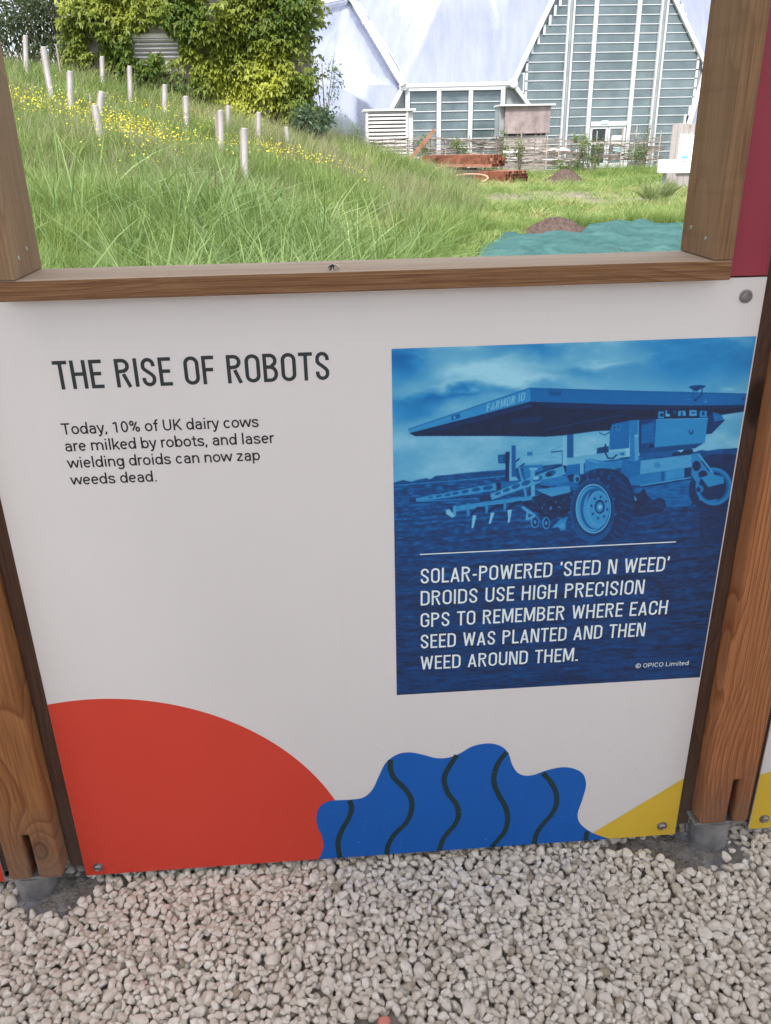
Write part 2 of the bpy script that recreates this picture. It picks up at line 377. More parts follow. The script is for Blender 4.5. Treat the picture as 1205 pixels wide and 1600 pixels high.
# --- condensed capitals, drawn as strokes of even width (unit: cap height 1)
SW = .126; A_ = SW/2; B_ = 1-A_
def arc(cx, cy, rx, ry, a0, a1, n=9): return [(cx+rx*math.cos(R(a0+(a1-a0)*i/n)), cy+ry*math.sin(R(a0+(a1-a0)*i/n))) for i in range(n+1)]
def glyph(ch):
    W = .46; l = A_; r = W-A_; m = W/2; rx = (r-l)/2; ry = .19
    top = arc(m, B_-ry, rx, ry, 0, 180); bot = arc(m, A_+ry, rx, ry, 180, 360)
    G = {
     'O': (W, [(top+bot, True)]), 'I': (SW+.02, [([(A_+.01, 0), (A_+.01, 1)], False)]),
     'T': (.41, [([(0, B_), (.41, B_)], False), ([(.205, 0), (.205, 1-A_)], False)]),
     'H': (W+.01, [([(l, 0), (l, 1)], False), ([(r, 0), (r, 1)], False), ([(l, .52), (r, .52)], False)]),
     'E': (.375, [([(l, 0), (l, 1)], False), ([(l, B_), (.375, B_)], False), ([(l, .515), (.335, .515)], False), ([(l, A_), (.375, A_)], False)]),
     'F': (.365, [([(l, 0), (l, 1)], False), ([(l, B_), (.365, B_)], False), ([(l, .515), (.33, .515)], False)]),
     'L': (.36, [([(l, 0), (l, 1)], False), ([(l, A_), (.36, A_)], False)]),
     'N': (.47, [([(l, 0), (l, 1)], False), ([(.47-A_, 0), (.47-A_, 1)], False), ([(SW-.01, .97), (.47-SW+.01, .03)], False)]),
     'M': (.59, [([(l, 0), (l, 1)], False), ([(.59-A_, 0), (.59-A_, 1)], False), ([(SW*.75, 1-.02), (.295, .10), (.59-SW*.75, 1-.02)], False)]),
     'W': (.66, [([(.06, 1), (.18, .03), (.33, .93), (.48, .03), (.60, 1)], False)]),
     'A': (.47, [([(.055, 0), (.235, .95), (.415, 0)], False), ([(.15, .27), (.32, .27)], False)]),
     'U': (W, [([(l, 1), (l, A_+ry)]+bot+[(r, 1)], False)]),
     'D': (W, [([(l, B_), (m-.02, B_)]+arc(m-.02, B_-.2, r-m+.02, .2, 90, 0)+arc(m-.02, A_+.2, r-m+.02, .2, 0, -90)+[(l, A_)], True)]),
     'P': (.44, [([(l, 0), (l, 1)], False), ([(l, B_), (.20, B_)]+arc(.22, B_-.19, .15, .19, 90, -90)+[(l, B_-.40)], False)]),
     'R': (.46, [([(l, 0), (l, 1)], False), ([(l, B_), (.20, B_)]+arc(.22, B_-.185, .155, .185, 90, -90)+[(l, B_-.39)], False), ([(.235, .47), (.395, 0)], False)]),
     'B': (.46, [([(l, 0), (l, 1)], False), ([(l, B_), (.20, B_)]+arc(.22, B_-.185, .15, .185, 90, -80, 8), False), ([(l, .53), (.20, .53)]+arc(.225, A_+.23, .162, .23, 90, -90)+[(l, A_)], False)]),
     'C': (.45, [([(r-.01, .66), (r-.01, B_-ry)]+top[1:]+bot[:-1]+[(r-.01, A_+ry), (r-.01, .35)], False)]),
     'G': (.46, [([(r, .66), (r, B_-ry)]+top[1:]+bot[:-1]+[(r, A_+ry), (r, .47), (.25, .47)], False)]),
     'S': (.44, [([(.37, .70)]+arc(.22, B_-.185, .148, .185, 0, 180)+[(.075, .66), (.11, .60), (.30, .42), (.355, .34)]+[(.366, .28)]+arc(.22, A_+.185, .148, .185, 0, -180)[1:]+[(.072, .31)], False)]),
     '-': (.26, [([(.03, .42), (.23, .42)], False)]), '.': (.16, [([(.01, .07), (.15, .07)], False)]),
     '<': (.13, [([(.075, .76), (.085, 1.0)], False)]), '>': (.13, [([(.05, .74), (.07, 1.0)], False)]), ' ': (.215, [])}
    return G[ch]
def text_len(s, gap): return sum(glyph(c)[0]+gap for c in s)-gap
def caps(mb, s, x, z, h, width, y, sw=1.0):
    n = len(s)-1; nat = text_len(s, 0); gap = (width/h-nat)/n if n else 0
    k = 1.0
    gap = .082; k = (width/h-gap*n)/nat
    cx = 0
    for c in s:
        gw, st = glyph(c)
        for i, (p, cl) in enumerate(st):
            ribbon_mb(mb, [(x+(cx+px*k)*h, z+pz*h) for px, pz in p], SW*h*sw, y-.00002*i, cl)
        cx += gw*k+gap
def face(px, py): p = at(px, py, 0); return (p.x, p.z)
# --- printed photograph: painted in code as ink values on a fine grid
def printed_photo():
    x0, x1, z0, z1 = .0258, .5975, .4140, 1.0560
    NXp, NYp = 660, 740; ss = 2
    W_, H_ = NXp*ss, NYp*ss
    u = x0+(x1-x0)*(np.arange(W_)+.5)/W_; vv = z1-(z1-z0)*(np.arange(H_)+.5)/H_
    UX, UZ = np.meshgrid(u, vv)
    def fbm(sx, sy, octv=5, seed=0, per=.55):
        g = np.random.default_rng(seed); out = np.zeros((H_, W_)); amp = 1; tot = 0
        for o in range(octv):
            gx_, gy_ = max(2, int(sx*2**o)), max(2, int(sy*2**o)); a = g.random((gy_+2, gx_+2))
            xi = np.linspace(0, gx_, W_); yi = np.linspace(0, gy_, H_); xf = xi.astype(int); yf = yi.astype(int); tx = smooth(xi-xf); ty = smooth(yi-yf)
            r0 = a[yf][:, xf]*(1-tx)+a[yf][:, xf+1]*tx; r1 = a[yf+1][:, xf]*(1-tx)+a[yf+1][:, xf+1]*tx
            out += amp*(r0*(1-ty)[:, None]+r1*ty[:, None]); tot += amp; amp *= per
        return out/tot
    n1 = fbm(5, 7, 6, 1); n2 = fbm(9, 22, 5, 2); n3 = fbm(60, 200, 3, 3); n4 = fbm(20, 170, 3, 9)
    img = .84+.10*(1-(UZ-z0)/(z1-z0))+.30*(n1-.5)+.14*(n2-.5)
    wx = (n1-.5)*.10; wz = (n2-.5)*.05
    def blob(px, py, rx, ry, amp, sh=1.0):
        nonlocal img
        cx, cz = face(px, py); s = (x1-x0)/570.
        d = ((UX+wx-cx)/(rx*s))**2+((UZ+wz-cz)/(ry*s))**2; img = img+amp*np.exp(-d**sh)
    for a in ((640, 575, 80, 26, -.22), (650, 625, 75, 16, -.30), (720, 612, 70, 9, -.25), (640, 650, 60, 18, -.22), (620, 565, 40, 20, -.15), (860, 545, 120, 16, -.20), (910, 580, 60, 12, -.18),
              (1080, 575, 130, 40, -.22), (1150, 545, 100, 30, -.12), (770, 572, 70, 12, .16), (820, 590, 60, 10, .12), (700, 598, 60, 5, .08), (705, 640, 25, 14, .10), (960, 560, 40, 6, .1), (1130, 603, 14, 5, .16), (850, 590, 60, 10, .06), (900, 545, 20, 8, .12), (1010, 622, 60, 10, .06)): blob(*a)
    img = np.clip(img+.10*(n2-.5), .3, 1)
    def poly(pts, val, nz=0, grad=0):
        P = np.array([face(*p) for p in pts]); a = P[:, 0]; b = P[:, 1]
        i0 = max(0, int((a.min()-x0)/(x1-x0)*W_)-1); i1 = min(W_, int((a.max()-x0)/(x1-x0)*W_)+2)
        j0 = max(0, int((z1-b.max())/(z1-z0)*H_)-1); j1 = min(H_, int((z1-b.min())/(z1-z0)*H_)+2)
        if i1 <= i0 or j1 <= j0: return
        xx = UX[j0:j1, i0:i1]; zz = UZ[j0:j1, i0:i1]; ins = np.zeros(xx.shape, bool)
        for k in range(len(P)):
            xa, za = P[k]; xb, zb = P[(k+1) % len(P)]
            if za == zb: continue
            ins ^= ((za > zz) != (zb > zz)) & (xx < (xb-xa)*(zz-za)/(zb-za)+xa)
        val_ = val+nz*(n3[j0:j1, i0:i1]-.5)*2+grad*((xx-a.min())/(a.max()-a.min()+1e-9)-.5)
        img[j0:j1, i0:i1] = np.where(ins, val_, img[j0:j1, i0:i1])
    def ell(px, py, rx, ry, val, nz=0, rot=0, n=36):
        c, s = math.cos(R(rot)), math.sin(R(rot))
        poly([(px+rx*math.cos(t)*c-ry*math.sin(t)*s, py+rx*math.cos(t)*s+ry*math.sin(t)*c) for t in np.linspace(0, 2*math.pi, n, endpoint=False)], val, nz)
    def line(pts, wpx, val):
        L1, L2 = ribbon(pts, wpx); poly([tuple(p) for p in L1]+[tuple(p) for p in reversed(L2)], val)
    # far hills and the field
    poly([(600,755),(616,754),(630,750),(643,752.5),(655,749),(666,747),(673,748.5),(681,743.5),(700,742),(726,739),(760,736),(789,734),(900,722),(1000,712),(1086,706),(1096,703),(1106,704.5),(1120,702),(1153,700),(1200,697),(1200,730),(600,762)], .30, .10)
    poly([(600,760),(789,745),(1060,722),(1200,716),(1200,1120),(600,1120)], .30, .05)
    fi = (UZ < face(700, 752)[1]-0*UX)
    horiz = np.array([face(600, 759), face(1200, 716)]); hz = np.interp(UX, horiz[:, 0], horiz[:, 1]); below = UZ < hz-.0006
    depth = np.clip((hz-UZ)/(hz.min()-z0), 0, 1)
    soil = .34-.15*smooth(depth*1.6)+.34*(n4-.5)*(.5+.6*depth)+.44*(n3-.5)*(1-.5*depth); soil += .05*np.sin(60*np.log(depth+.06)+UX*4+n1*2)*(1-.6*depth)-.03
    soil -= .10*smooth((UX-.30)/.3)*(1-depth)
    img = np.where(below, np.clip(soil, .04, .62), img)
    line([(616, 758.6), (700, 752), (789, 744)], 1.3, .62)
    poly([(1092,718),(1108,711),(1124,708.5),(1152,711),(1170,712),(1170,850),(1092,850)], .10, .08)
    poly([(990,764),(1080,750),(1080,790),(1040,792),(1010,800)], .40, .13)
    # ---- the machine, back to front
    poly([(816.5,714.5),(880,707.5),(880,718),(818,724)], .82, .05); poly([(824,706),(832,706),(832,712),(824,712)], .5); line([(801,726),(812,716)], 2.2, .12); line([(805,735),(820,724)], 2.2, .15); line([(861,704),(879,696)], 1.2, .7); line([(861,706.5),(879,704.5),(879,726)], 1.8, .25)
    poly([(886,714.5),(946,708),(968,705),(968,717),(886,727)], .80, .05)
    poly([(914,718),(922,716),(948,722),(1000,714),(1000,722),(960,733),(921,736),(914,741)], .56, .05); line([(918,718),(936,723)], 1.5, .8)
    poly([(933,700),(951,697),(951,707),(932,709)], .25); line([(946,694),(945,706),(950,716),(958,716),(964,710)], 2.2, .08)
    poly([(957,702),(978,700),(978,705),(957,706)], .85); poly([(966,706),(978,705),(977,713),(966,713)], .75); poly([(969,708),(975,707),(975,711),(969,711)], .4)
    poly([(879,678),(886,678),(886,728),(879,728)], .86); poly([(886,678),(896,677),(896,715),(886,715)], .36)
    poly([(886,727),(905,725),(905,741),(884,742)], .45); poly([(906,723),(912,723),(912,740),(906,741)], .78); poly([(873,728),(884,727),(884,741),(873,742)], .07); poly([(862,731),(874,727),(874,742),(862,745)], .10)
    poly([(816,727),(848,726),(848,735),(836,738),(830,750),(823,775),(818,760)], .52, .05); line([(811,730),(822,776)], 3, .68); line([(816,728),(825,772)], 1.2, .2)
    poly([(829,733),(836,733),(836,777),(830,777)], .74); poly([(827,731),(840,731),(840,734),(827,734)], .85)
    poly([(858,752),(885,744),(900,748),(900,760),(858,764)], .45, .12); poly([(848,758),(868,754),(868,760),(848,763)], .06)
    ell(893, 747, 7, 6, .1, .1); ell(901, 748, 5, 7, .65, .1); ell(902, 749, 3, 4, .2)
    poly([(795,696),(799.5,696),(799.5,752),(796,752)], .8); poly([(799.5,696),(806,696),(806,748),(799.5,752)], .38); poly([(797,745),(807,745),(811,752),(797,753)], .8)
    poly([(778,711),(795,709),(796,724),(779,724)], .30); poly([(781,713),(786,712.5),(786,722),(781,722)], .42); poly([(790,706),(797,706),(796,724),(795,752),(790,752),(790,724)], .09)
    # rear arm with slots
    poly([(783,753),(812,750),(818,762),(783,766)], .42, .04); poly([(642,780),(690,771),(775,755),(776,766),(690,779),(646,784)], .64, .04)
    for a, b, c, d in ((673,777,4,1.3),(686,775,5,1.6),(700,773,5,1.9),(712,770.7,5.5,2.2),(727,768,6,2.6),(744,765,7,3),(762.5,762,8,3.5)): ell(a, b, c, d, .34, 0, -11)
    poly([(776,755),(783,753.5),(783,766),(777,766)], .07); line([(645,783.5),(755,779)], 1.2, .6); poly([(749,777),(766,773),(767,781),(750,784)], .13); poly([(640,780),(650,778),(651,784),(641,785)], .15)
    # front arm with slots
    poly([(766,772),(790,762),(815,752),(858,735),(880,728),(884,741),(850,752),(812,765),(769,781)], .70, .04)
    poly([(845,750),(885,743),(890,752),(862,760),(845,758)], .50, .08)
    for a, b, c, d in ((778,771,5,2),(791.6,765.6,6,2.7),(806,760,7,3.4),(822,754.5,7.5,3.8),(840,748,8,4.2),(860,740,9,4.4)): ell(a, b, c, d, .36, 0, -22)
    ell(858, 741, 4, 3.5, .08); ell(838, 747, 5, 3, .85, 0, -15)
    poly([(838,765),(890,759),(892,771),(863,779)], .66, .04)
    poly([(815,786),(830,777),(850,771),(862,776),(895,768),(902,800),(880,806),(862,812),(850,806),(838,800),(822,792)], .08, .10)
    for k in range(26):
        a = 826+random.random()*60; b = 776+random.random()*26; line([(a, b), (a+random.uniform(-6, 6), b+random.uniform(2, 6))], 1.1, random.choice((.3, .5, .7, .2)))
    poly([(708,792),(731,788),(783,780.5),(831,775),(832,781),(760,790),(738,795),(711.6,800)], .64, .05); poly([(696.6,797),(702,795),(712,806),(707,809),(697.5,803)], .86); poly([(708,791),(713,790),(713,806),(708,803)], .7)
    poly([(729,787),(734,786),(734,805),(730,807)], .6); poly([(759,786),(763,785),(763,801),(759,802)], .6); poly([(787,780),(791,779),(791,797),(787,797)], .6)
    poly([(735,804),(745,792),(757,791),(757,796),(747,797),(738,806)], .10); poly([(761,800),(774.6,788),(787,787),(787,792),(776,794),(764.7,801.5)], .10); poly([(790,795),(803,784),(815,782),(815,787),(804,790),(793,798)], .10)
    poly([(739,805),(745,805),(743,813),(740,825),(737,825),(738,814)], .88); poly([(767,801),(773,801),(770,810),(766.7,818.5),(764,818),(765.5,810)], .88); poly([(793,796.5),(800,796.5),(798.5,806),(796.5,816.5),(793.5,816),(794,808)], .88)
    poly([(814,792),(818,791),(836,803),(838,808),(829,811),(821,813),(823,800)], .72); poly([(826,802),(833,805),(828,808),(825,808)], .3)
    for cx_, cy_, rr in ((836, 815.5, 6.3), (853.5, 817, 5.8)): ell(cx_, cy_, rr, 9.3, .70); ell(cx_+.3, cy_, rr-1.5, 7.8, .14); ell(cx_, cy_, 2.2, 3, .65)
    poly([(862,825),(874,812),(880,810),(888,807),(884,816),(884,827),(876,828),(872,823)], .62, .15); line([(870,809),(884,811)], 1.5, .5)
    # boxes and tank under the canopy
    poly([(998,652),(1026,650),(1026,702),(998,708)], .26, .06, .25); poly([(1002,664),(1022,660),(1021,690),(1002,694)], .42, .03); ell(1018, 697, 4, 3, .06)
    poly([(953,660),(984,655),(983,700),(952,703)], .44, .02); poly([(956,665),(970,663),(970,674),(956,675)], .52); ell(960, 668, 1.5, 1.5, .15); ell(966, 667, 1.5, 1.5, .15); ell(960, 673, 1.2, 1.2, .2)
    poly([(984,657),(997,655),(996,721),(990,723),(984,718)], .52, .03); poly([(991,681),(998,681),(997,720),(992,721)], .70); ell(994.5, 681, 3.6, 2, .8)
    poly([(974,716),(990,722),(1001,716),(1000,758),(983,758),(968,742)], .44, .05)
    poly([(999,708),(1048,703),(1080,700),(1083,709),(1048,712),(999,718)], .36, .05); poly([(1050,709),(1066,703),(1082,702),(1083,709),(1050,713)], .07); poly([(1057,704),(1069,702.5),(1064,707)], .88)
    for a, b, c, d, e in ((1028.5,643,1037,654,.62),(1040,641,1046,651,.78),(1059.5,642,1071,650,.68),(1077,641,1088,650,.72),(1093,642,1104,652,.60)): pass
    poly([(1001,719.6),(1082,710),(1080,730),(1000,741)], .70, .03); poly([(1000,741),(1080,730),(1079,745.5),(1000,759),(983,758),(984,747)], .50, .04); poly([(1040,736),(1069,732),(1069,745),(1040,750)], .62, .04); poly([(1069,731.5),(1080,730),(1079,745),(1069,747)], .13); line([(1000,759),(1079,746)], 1.5, .76)
    poly([(1033,736.5),(1038,736),(1038,751),(1033,752)], .35); ell(1027, 727, 5, 5, .58, .06)
    # canopy
    poly([(640,677),(649,681.5),(780,681.3),(851,682.5),(880,680.5),(929,674),(953,673),(956,663),(985,657),(1026,655),(1106,653),(1130,648),(1163,643),(1166,632),(1077,633),(960,631),(829,627.4),(743,650)], .03, .035)
    poly([(652,678),(743,651),(829,629),(829,636),(760,655),(690,672)], .10, .02); poly([(829,628),(960,632),(1077,634),(1165,633),(1165,638),(960,640),(860,637)], .09); line([(850,672),(900,662),(975,648)], 1.1, .2); line([(815,637),(832,634)], 1.5, .3); poly([(800,655),(850,650),(840,660),(795,662)], .09)
    line([(936,676),(945,680),(953,675)], 1.3, .2); 
    poly([(638,671),(828,606.6),(829,627.4),(743,650.5),(640,677)], .62, .03, -.05); line([(638,671),(828,606.6)], 1.2, .35); line([(828.3,606.6),(829,627.4)], 1.2, .7)
    poly([(828,606.6),(895,608.5),(960,610.5),(1080,613.5),(1168,615.6),(1165,632.4),(1077,633.5),(960,631.6),(829,627.4)], .43, .015); line([(828,606.6),(960,610.5),(1168,615.6)], 1.1, .3); line([(829,627.2),(960,631.2),(1077,633.2),(1165,632)], .9, .52)
    poly([(857,609),(877,609.5),(877,618.5),(858,618)], .33); poly([(860,610.5),(874,611),(874,612.5),(860,612)], .42); poly([(706,650),(719,646),(719,653),(706,657)], .36); poly([(709,651),(712,650),(712,654),(709,655)], .75)
    for a, b, c, d, e in ((1028.5,643,1037,654,.62),(1031,646,1036,651,.1),(1040,641,1046,651,.78),(1042,641,1046,647,.08),(1052,641,1056,647,.3),(1059.5,642,1071,650,.68),(1064,643,1066,650,.2),(1077,641,1088,650,.72),(1080,644,1086,646,.2),(1093,642,1104,652,.60),(1097,643,1100,649,.15)): poly([(a,b),(c,b),(c+.5,d),(a-.5,d)], e)
    poly([(1104,652),(1111,644),(1124,648),(1132,657),(1112,677),(1103,678)], .14, .07); poly([(1113,644),(1127,648),(1131,656),(1116,659)], .46, .05); line([(1103,678),(1111,677),(1120,668)], 1.3, .08)
    poly([(1022,699),(1101,691),(1086,700.5),(1000,709),(999,704)], .28, .05); poly([(1025,655.7),(1106,653.5),(1101,692),(1022.4,699)], .60, .02); line([(1025,655.7),(1106,653.5)], 1.2, .78)
    ell(1079.6, 674.5, 3.6, 4.6, .2); ell(1079.6, 673, 2, 3.6, .6); poly([(1075,668),(1084,668),(1084,671),(1075,671)], .6)
    ell(1089, 604.5, 13.5, 2.6, .28, 0, -3); poly([(1077,606),(1101,605),(1092,609),(1088,612),(1083,610)], .2); line([(1097,607),(1096,617),(1086,626)], 1.6, .15); line([(1083,611),(1082,618),(1085,625)], 1.2, .3); ell(1086, 625.5, 2, 1.8, .1); line([(1073,624),(1079,624)], 1.4, .58); poly([(1102,622),(1105,629),(1099,630)], .6); ell(1161, 623.5, 2.4, 2.4, .18)
    # rear wheel
    ell(1106, 766, 30, 31, .09, .05); ell(1115, 760, 29, 30, .14, .04); ell(1115, 760, 28.5, 29.5, .56); ell(1114.5, 760, 24, 25, .40); ell(1113.5, 760, 21, 22.5, .10, .05)
    line([(1092,779),(1104,784),(1120,781)], 3, .55); ell(1093, 764, 6, 6, .5); ell(1091, 765, 3.4, 4, .15)
    poly([(1080.5,709),(1092,708),(1116,740),(1105,748),(1098,740),(1092,750),(1086,752),(1080,742)], .56, .03); line([(1091,710),(1113,738)], 2.2, .75); line([(1096,720),(1108,736)], 2.0, .15); ell(1088, 728, 6.5, 8, .07); ell(1098, 741, 7, 6, .07)
    poly([(1095,746),(1112,740.5),(1130,745),(1131,755),(1106,761)], .60, .03)
    # the ground implement behind the wheel
    poly([(983,772),(1000,770),(1006,762),(1011,774),(1020,782),(1030,777),(1038,781),(1041,790),(1034,800),(1004,806),(985,806)], .07, .06); line([(986,768),(994,782)], 3, .72)
    for k in range(14): line([(1000+random.random()*36, 778+random.random()*18)]+[(1000+random.random()*36, 778+random.random()*18)], .8, random.choice((.25, .3, .15)))
    # front wheel
    poly([(902,760),(909,745),(916,737.5),(928,733),(940,731.5),(953,732),(963,735),(973,740),(981,747),(988,762),(991,776),(992,790),(989,806),(984,820),(976,833),(965,841),(953,846),(930,847),(910,842)], .11, .05)
    for k in range(11):
        a = -75+k*15; cx_ = 952+34*math.cos(R(a)); cy_ = 790+50*math.sin(R(a)); line([(cx_-12*abs(math.cos(R(a)))-4, cy_-5), (cx_-2, cy_+1), (cx_+3, cy_+5)], 3, .24)
    for k in range(9):
        a = 150+k*27; line([(925.6+34.5*math.cos(R(a)), 798+49.5*math.sin(R(a))), (925.6+38*math.cos(R(a)), 798+54*math.sin(R(a)))], 3, .4)
    for k, (a, b) in enumerate(((918,741),(929,738),(941,740),(952,746))): ell(a, b, 2.6, 4, .35, 0, 20); ell(a+.6, b+.5, 1.4, 2.6, .1, 0, 20)
    ell(925.6, 798, 35, 49.5, .33, .03); ell(926.5, 797.5, 33, 47.5, .24, .03); ell(927, 818, 27, 27, .33, .02); ell(927, 796, 30, 42, .17, .03)
    ell(927, 794.6, 27.5, 38.5, .84); ell(927.2, 794.6, 25.8, 36.6, .42); ell(924.5, 795.5, 22.8, 34.5, .66); ell(927.5, 795, 21, 32, .38); ell(931, 795.5, 19.8, 30, .66); ell(930, 785, 12, 22, .36, .02); ell(934.7, 794, 17, 27, .72); ell(935.5, 794.5, 15.5, 25, .64)
    ell(936.8, 792, 9.4, 12.6, .70); ell(937, 791.8, 8.2, 11.2, .2); ell(937, 792, 5.6, 7.6, .6); ell(937.4, 792, 2.6, 3.4, .88)
    for k in range(8):
        a = k*45+10; ell(936.5+12.4*math.cos(R(a)), 793+16.8*math.sin(R(a)), 1.7, 2.2, .22)
    # words on the canopy edge
    def word(s, xa, ya, h, dx, slope, val):
        cx = 0
        for c in s:
            gw, st = glyph(c)
            for p, cl in st:
                pp = [(xa+(cx+a)*h*dx+b*h*.10, ya-b*h-(cx+a)*h*dx*slope) for a, b in p]
                if cl: pp = pp+[pp[0]]
                line(pp, SW*h*1.05, val)
            cx += gw+.13
    word('FARMDR', 760.5, 643.8, 12.6, 1.02, .30, .88); word('ID', 810, 628.3, 12.6, 1.1, .30, .88)
    word('FARMDR', 1036, 679.5, 8.5, 1.1, .05, .64)
    img += .012*(n3-.5)
    img = np.clip(img, 0, 1)
    # soft focus and down to the grid
    k = np.array([.25, .5, .25])
    img = np.apply_along_axis(lambda r: np.convolve(np.pad(r, 1, 'edge'), k, 'valid'), 1, img); img = np.apply_along_axis(lambda r: np.convolve(np.pad(r, 1, 'edge'), k, 'valid'), 0, img)
    img = img.reshape(NYp, ss, NXp, ss).mean((1, 3))
    st = [(0, (20, 27, 48)), (.12, (16, 37, 76)), (.28, (10, 50, 99)), (.45, (9, 76, 134)), (.62, (28, 101, 152)), (.82, (72, 127, 161)), (1, (116, 157, 180))]
    cols = np.array([ink(c) for _, c in st]); ps = [p for p, _ in st]
    rgb = np.stack([np.interp(img, ps, cols[:, i]) for i in range(3)], 2)
    uu = np.linspace(x0, x1, NXp); zz = np.linspace(z1, z0, NYp); A, B = np.meshgrid(uu, zz)
    V = np.stack([A.ravel(), np.full(A.size, -.0004), B.ravel()], 1)
    i, j = np.meshgrid(np.arange(NXp-1), np.arange(NYp-1)); q = (j*NXp+i).ravel(); F = np.stack([q+NXp, q+NXp+1, q+1, q], 1)
    colr = np.concatenate([rgb.reshape(-1, 3), np.ones((A.size, 1))], 1)
    t = NT('print_blue_photograph'); a = t.n('ShaderNodeAttribute', attribute_name='ink'); t.base(a.outputs['Color']); t.rough(.42); t.p.inputs['Specular IOR Level'].default_value = .35
    t.bump(t.noise(t.coords(), 420, 2), .05, .0005)
    return mesh_np('printed_picture', V, F, t.m, attrs={'ink': ('FLOAT_COLOR', colr)})

def bolt(parent, x, z, y=0.0):
    mb = MB(); mt = Matrix.Translation((x, y, z))@Matrix.Rotation(R(90), 4, 'X')
    mb.lathe([(.0001, 0), (.0105, 0), (.0105, .0012), (.0088, .0016), (.0084, .0016), (.0072, .005), (.0052, .0068), (.0046, .0068), (.0036, .0052), (.0001, .0052)], 28, mt)
    return obj('bolt', mb, M_steel2, parent, smooth=False)
def clip_poly(poly, keep):
    return poly
# -- main panel
P0 = Vector((0, 0, .02))
panel = empty('display_panel', P0, 'white printed display panel headed THE RISE OF ROBOTS below the window opening', 'display panel')
obj('board', MB().box((-.6, 0, .021), (.6, .004, 1.146)), M_white, panel, bevel=.0006, seg=1)
def attach(o, parent):       # world-space mesh under a parent
    o.parent = parent; o.matrix_parent_inverse = parent.matrix_basis.inverted(); return o
pic = attach(printed_photo(), panel)
# red disc: circle fitted through traced points
pts = [face(*p) for p in ((75,1101),(179,1092),(287,1103),(394.4,1145),(493,1210),(522,1249.4))]
Am = np.array([[2*a, 2*b, 1] for a, b in pts]); bm = np.array([a*a+b*b for a, b in pts]); sol = np.linalg.lstsq(Am, bm, rcond=None)[0]
cxr, czr = sol[0], sol[1]; rr = math.sqrt(sol[2]+cxr**2+czr**2)
XL, XR, ZB = -.5995, .5995, .0215
th = np.linspace(0, 2*math.pi, 361); circ = [(cxr+rr*math.cos(a), czr+rr*math.sin(a)) for a in th]
arcp = [(a, b) for a, b in circ if a > XL and b > ZB and b > czr-rr*2]
arcp.sort(key=lambda p: math.atan2(p[1]-czr, p[0]-cxr))
obj('red_circle', flat([[(XL, ZB)]+[arcp[0] if False else (arcp[0][0], ZB)]+arcp+[(XL, arcp[-1][1])]], -.0003), M_red, panel)
ob = [(90,516),(104,485),(110,460),(104,425),(90,395),(83,355),(95,315),(125,295),(150,290),(215,287),(262,278),(295,248),(320,195),(345,148),(385,118),(430,109),(480,117),(530,130),(575,130),(620,115),(665,89),(710,77),(750,77),(785,90),(807,115),(820,155),(840,185),(870,197),(905,193),(950,177),(1010,165),(1060,173),(1090,195),(1098,235),(1085,285),(1067,340),(1075,375),(1105,402),(1140,420),(1190,436)]
fz = lambda x, y: face(460+x/2.41, 1130+y/2.41)
bl = [tuple(p) for p in catmull([fz(*p) for p in ob], 5)]; bl = [(a, max(b, ZB)) for a, b in bl]
obj('yellow_patch', flat([[face(926.6, 1301), (face(926.6, 1301)[0]+.02, ZB), (XR, ZB), (XR, face(1067.5, 1216)[1])]], -.0003), M_yel, panel)
bl2 = [(bl[0][0]-.002, ZB)]+bl[1:-1]+[(bl[-1][0], ZB)]
obj('blue_blob', flat([bl2], -.0006), M_blue, panel)
for st in ([(208,289),(216,320),(203,360),(180,400),(165,445),(168,485),(176,520)], [(362,137),(362,170),(375,205),(415,245),(440,285),(440,330),(420,375),(380,415),(355,455),(347,500)],
           [(612,119),(585,160),(567,195),(565,225),(580,265),(610,305),(618,345),(605,380),(570,420),(552,455),(545,490)], [(800,107),(770,145),(753,190),(753,230),(770,270),(795,315),(803,355),(795,400),(770,435),(738,470)],
           [(935,187),(965,220),(985,260),(987,300),(970,340),(935,380),(912,415),(902,458)], [(1104,406),(1099,420),(1096,442)]):
    mb = MB(); pp = [p for p in catmull([fz(*p) for p in st], 6)]
    pp = [Vector((p.x, max(p.y, ZB+.0005))) for p in pp]; qq = [pp[0]]
    for p in pp[1:]:
        if (p-qq[-1]).length > .002: qq.append(p)
    ribbon_mb(mb, qq, .0105, -.0009); obj('wavy_stripe', mb, M_dark, panel)
# heading and caption
mb = MB(); a = face(98.2, 608.4); s0 = face(80, 565)
caps(mb, 'THE RISE OF ROBOTS', -.4815, 1.0115, .0438, .4125, -.0004); obj('heading_lettering', mb, M_text, panel)
mb = MB()
for s, p, q in (('SOLAR-POWERED <SEED N WEED>', (657.7,911.3), (1044,894)), ('DROIDS USE HIGH PRECISION', (657.7,945.5), (1005.6,929)), ('GPS TO REMEMBER WHERE EACH', (657.7,979.6), (1041.8,961.5)), ('SEED WAS PLANTED AND THEN', (657.7,1012.7), (1006.6,996)), ('WEED AROUND THEM.', (659,1045.9), (903,1032))):
    a = face(*p); b = face(*q); caps(mb, s, .0695, a[1]-.0005, .0292, b[0]-.0695, -.0009, .92)
obj('caption_lettering', mb, M_wt, panel)
a = face(656, 866); b = face(1056, 847); mb = MB(); ribbon_mb(mb, [a, (b[0], a[1])], .0018, -.0009); obj('caption_rule', mb, M_wt, panel)
def ell_(cx, cy, rx, ry, a0=0, a1=360, n=18): return [(cx+rx*math.cos(R(a0+(a1-a0)*i/n)), cy+ry*math.sin(R(a0+(a1-a0)*i/n))) for i in range(n+1)]
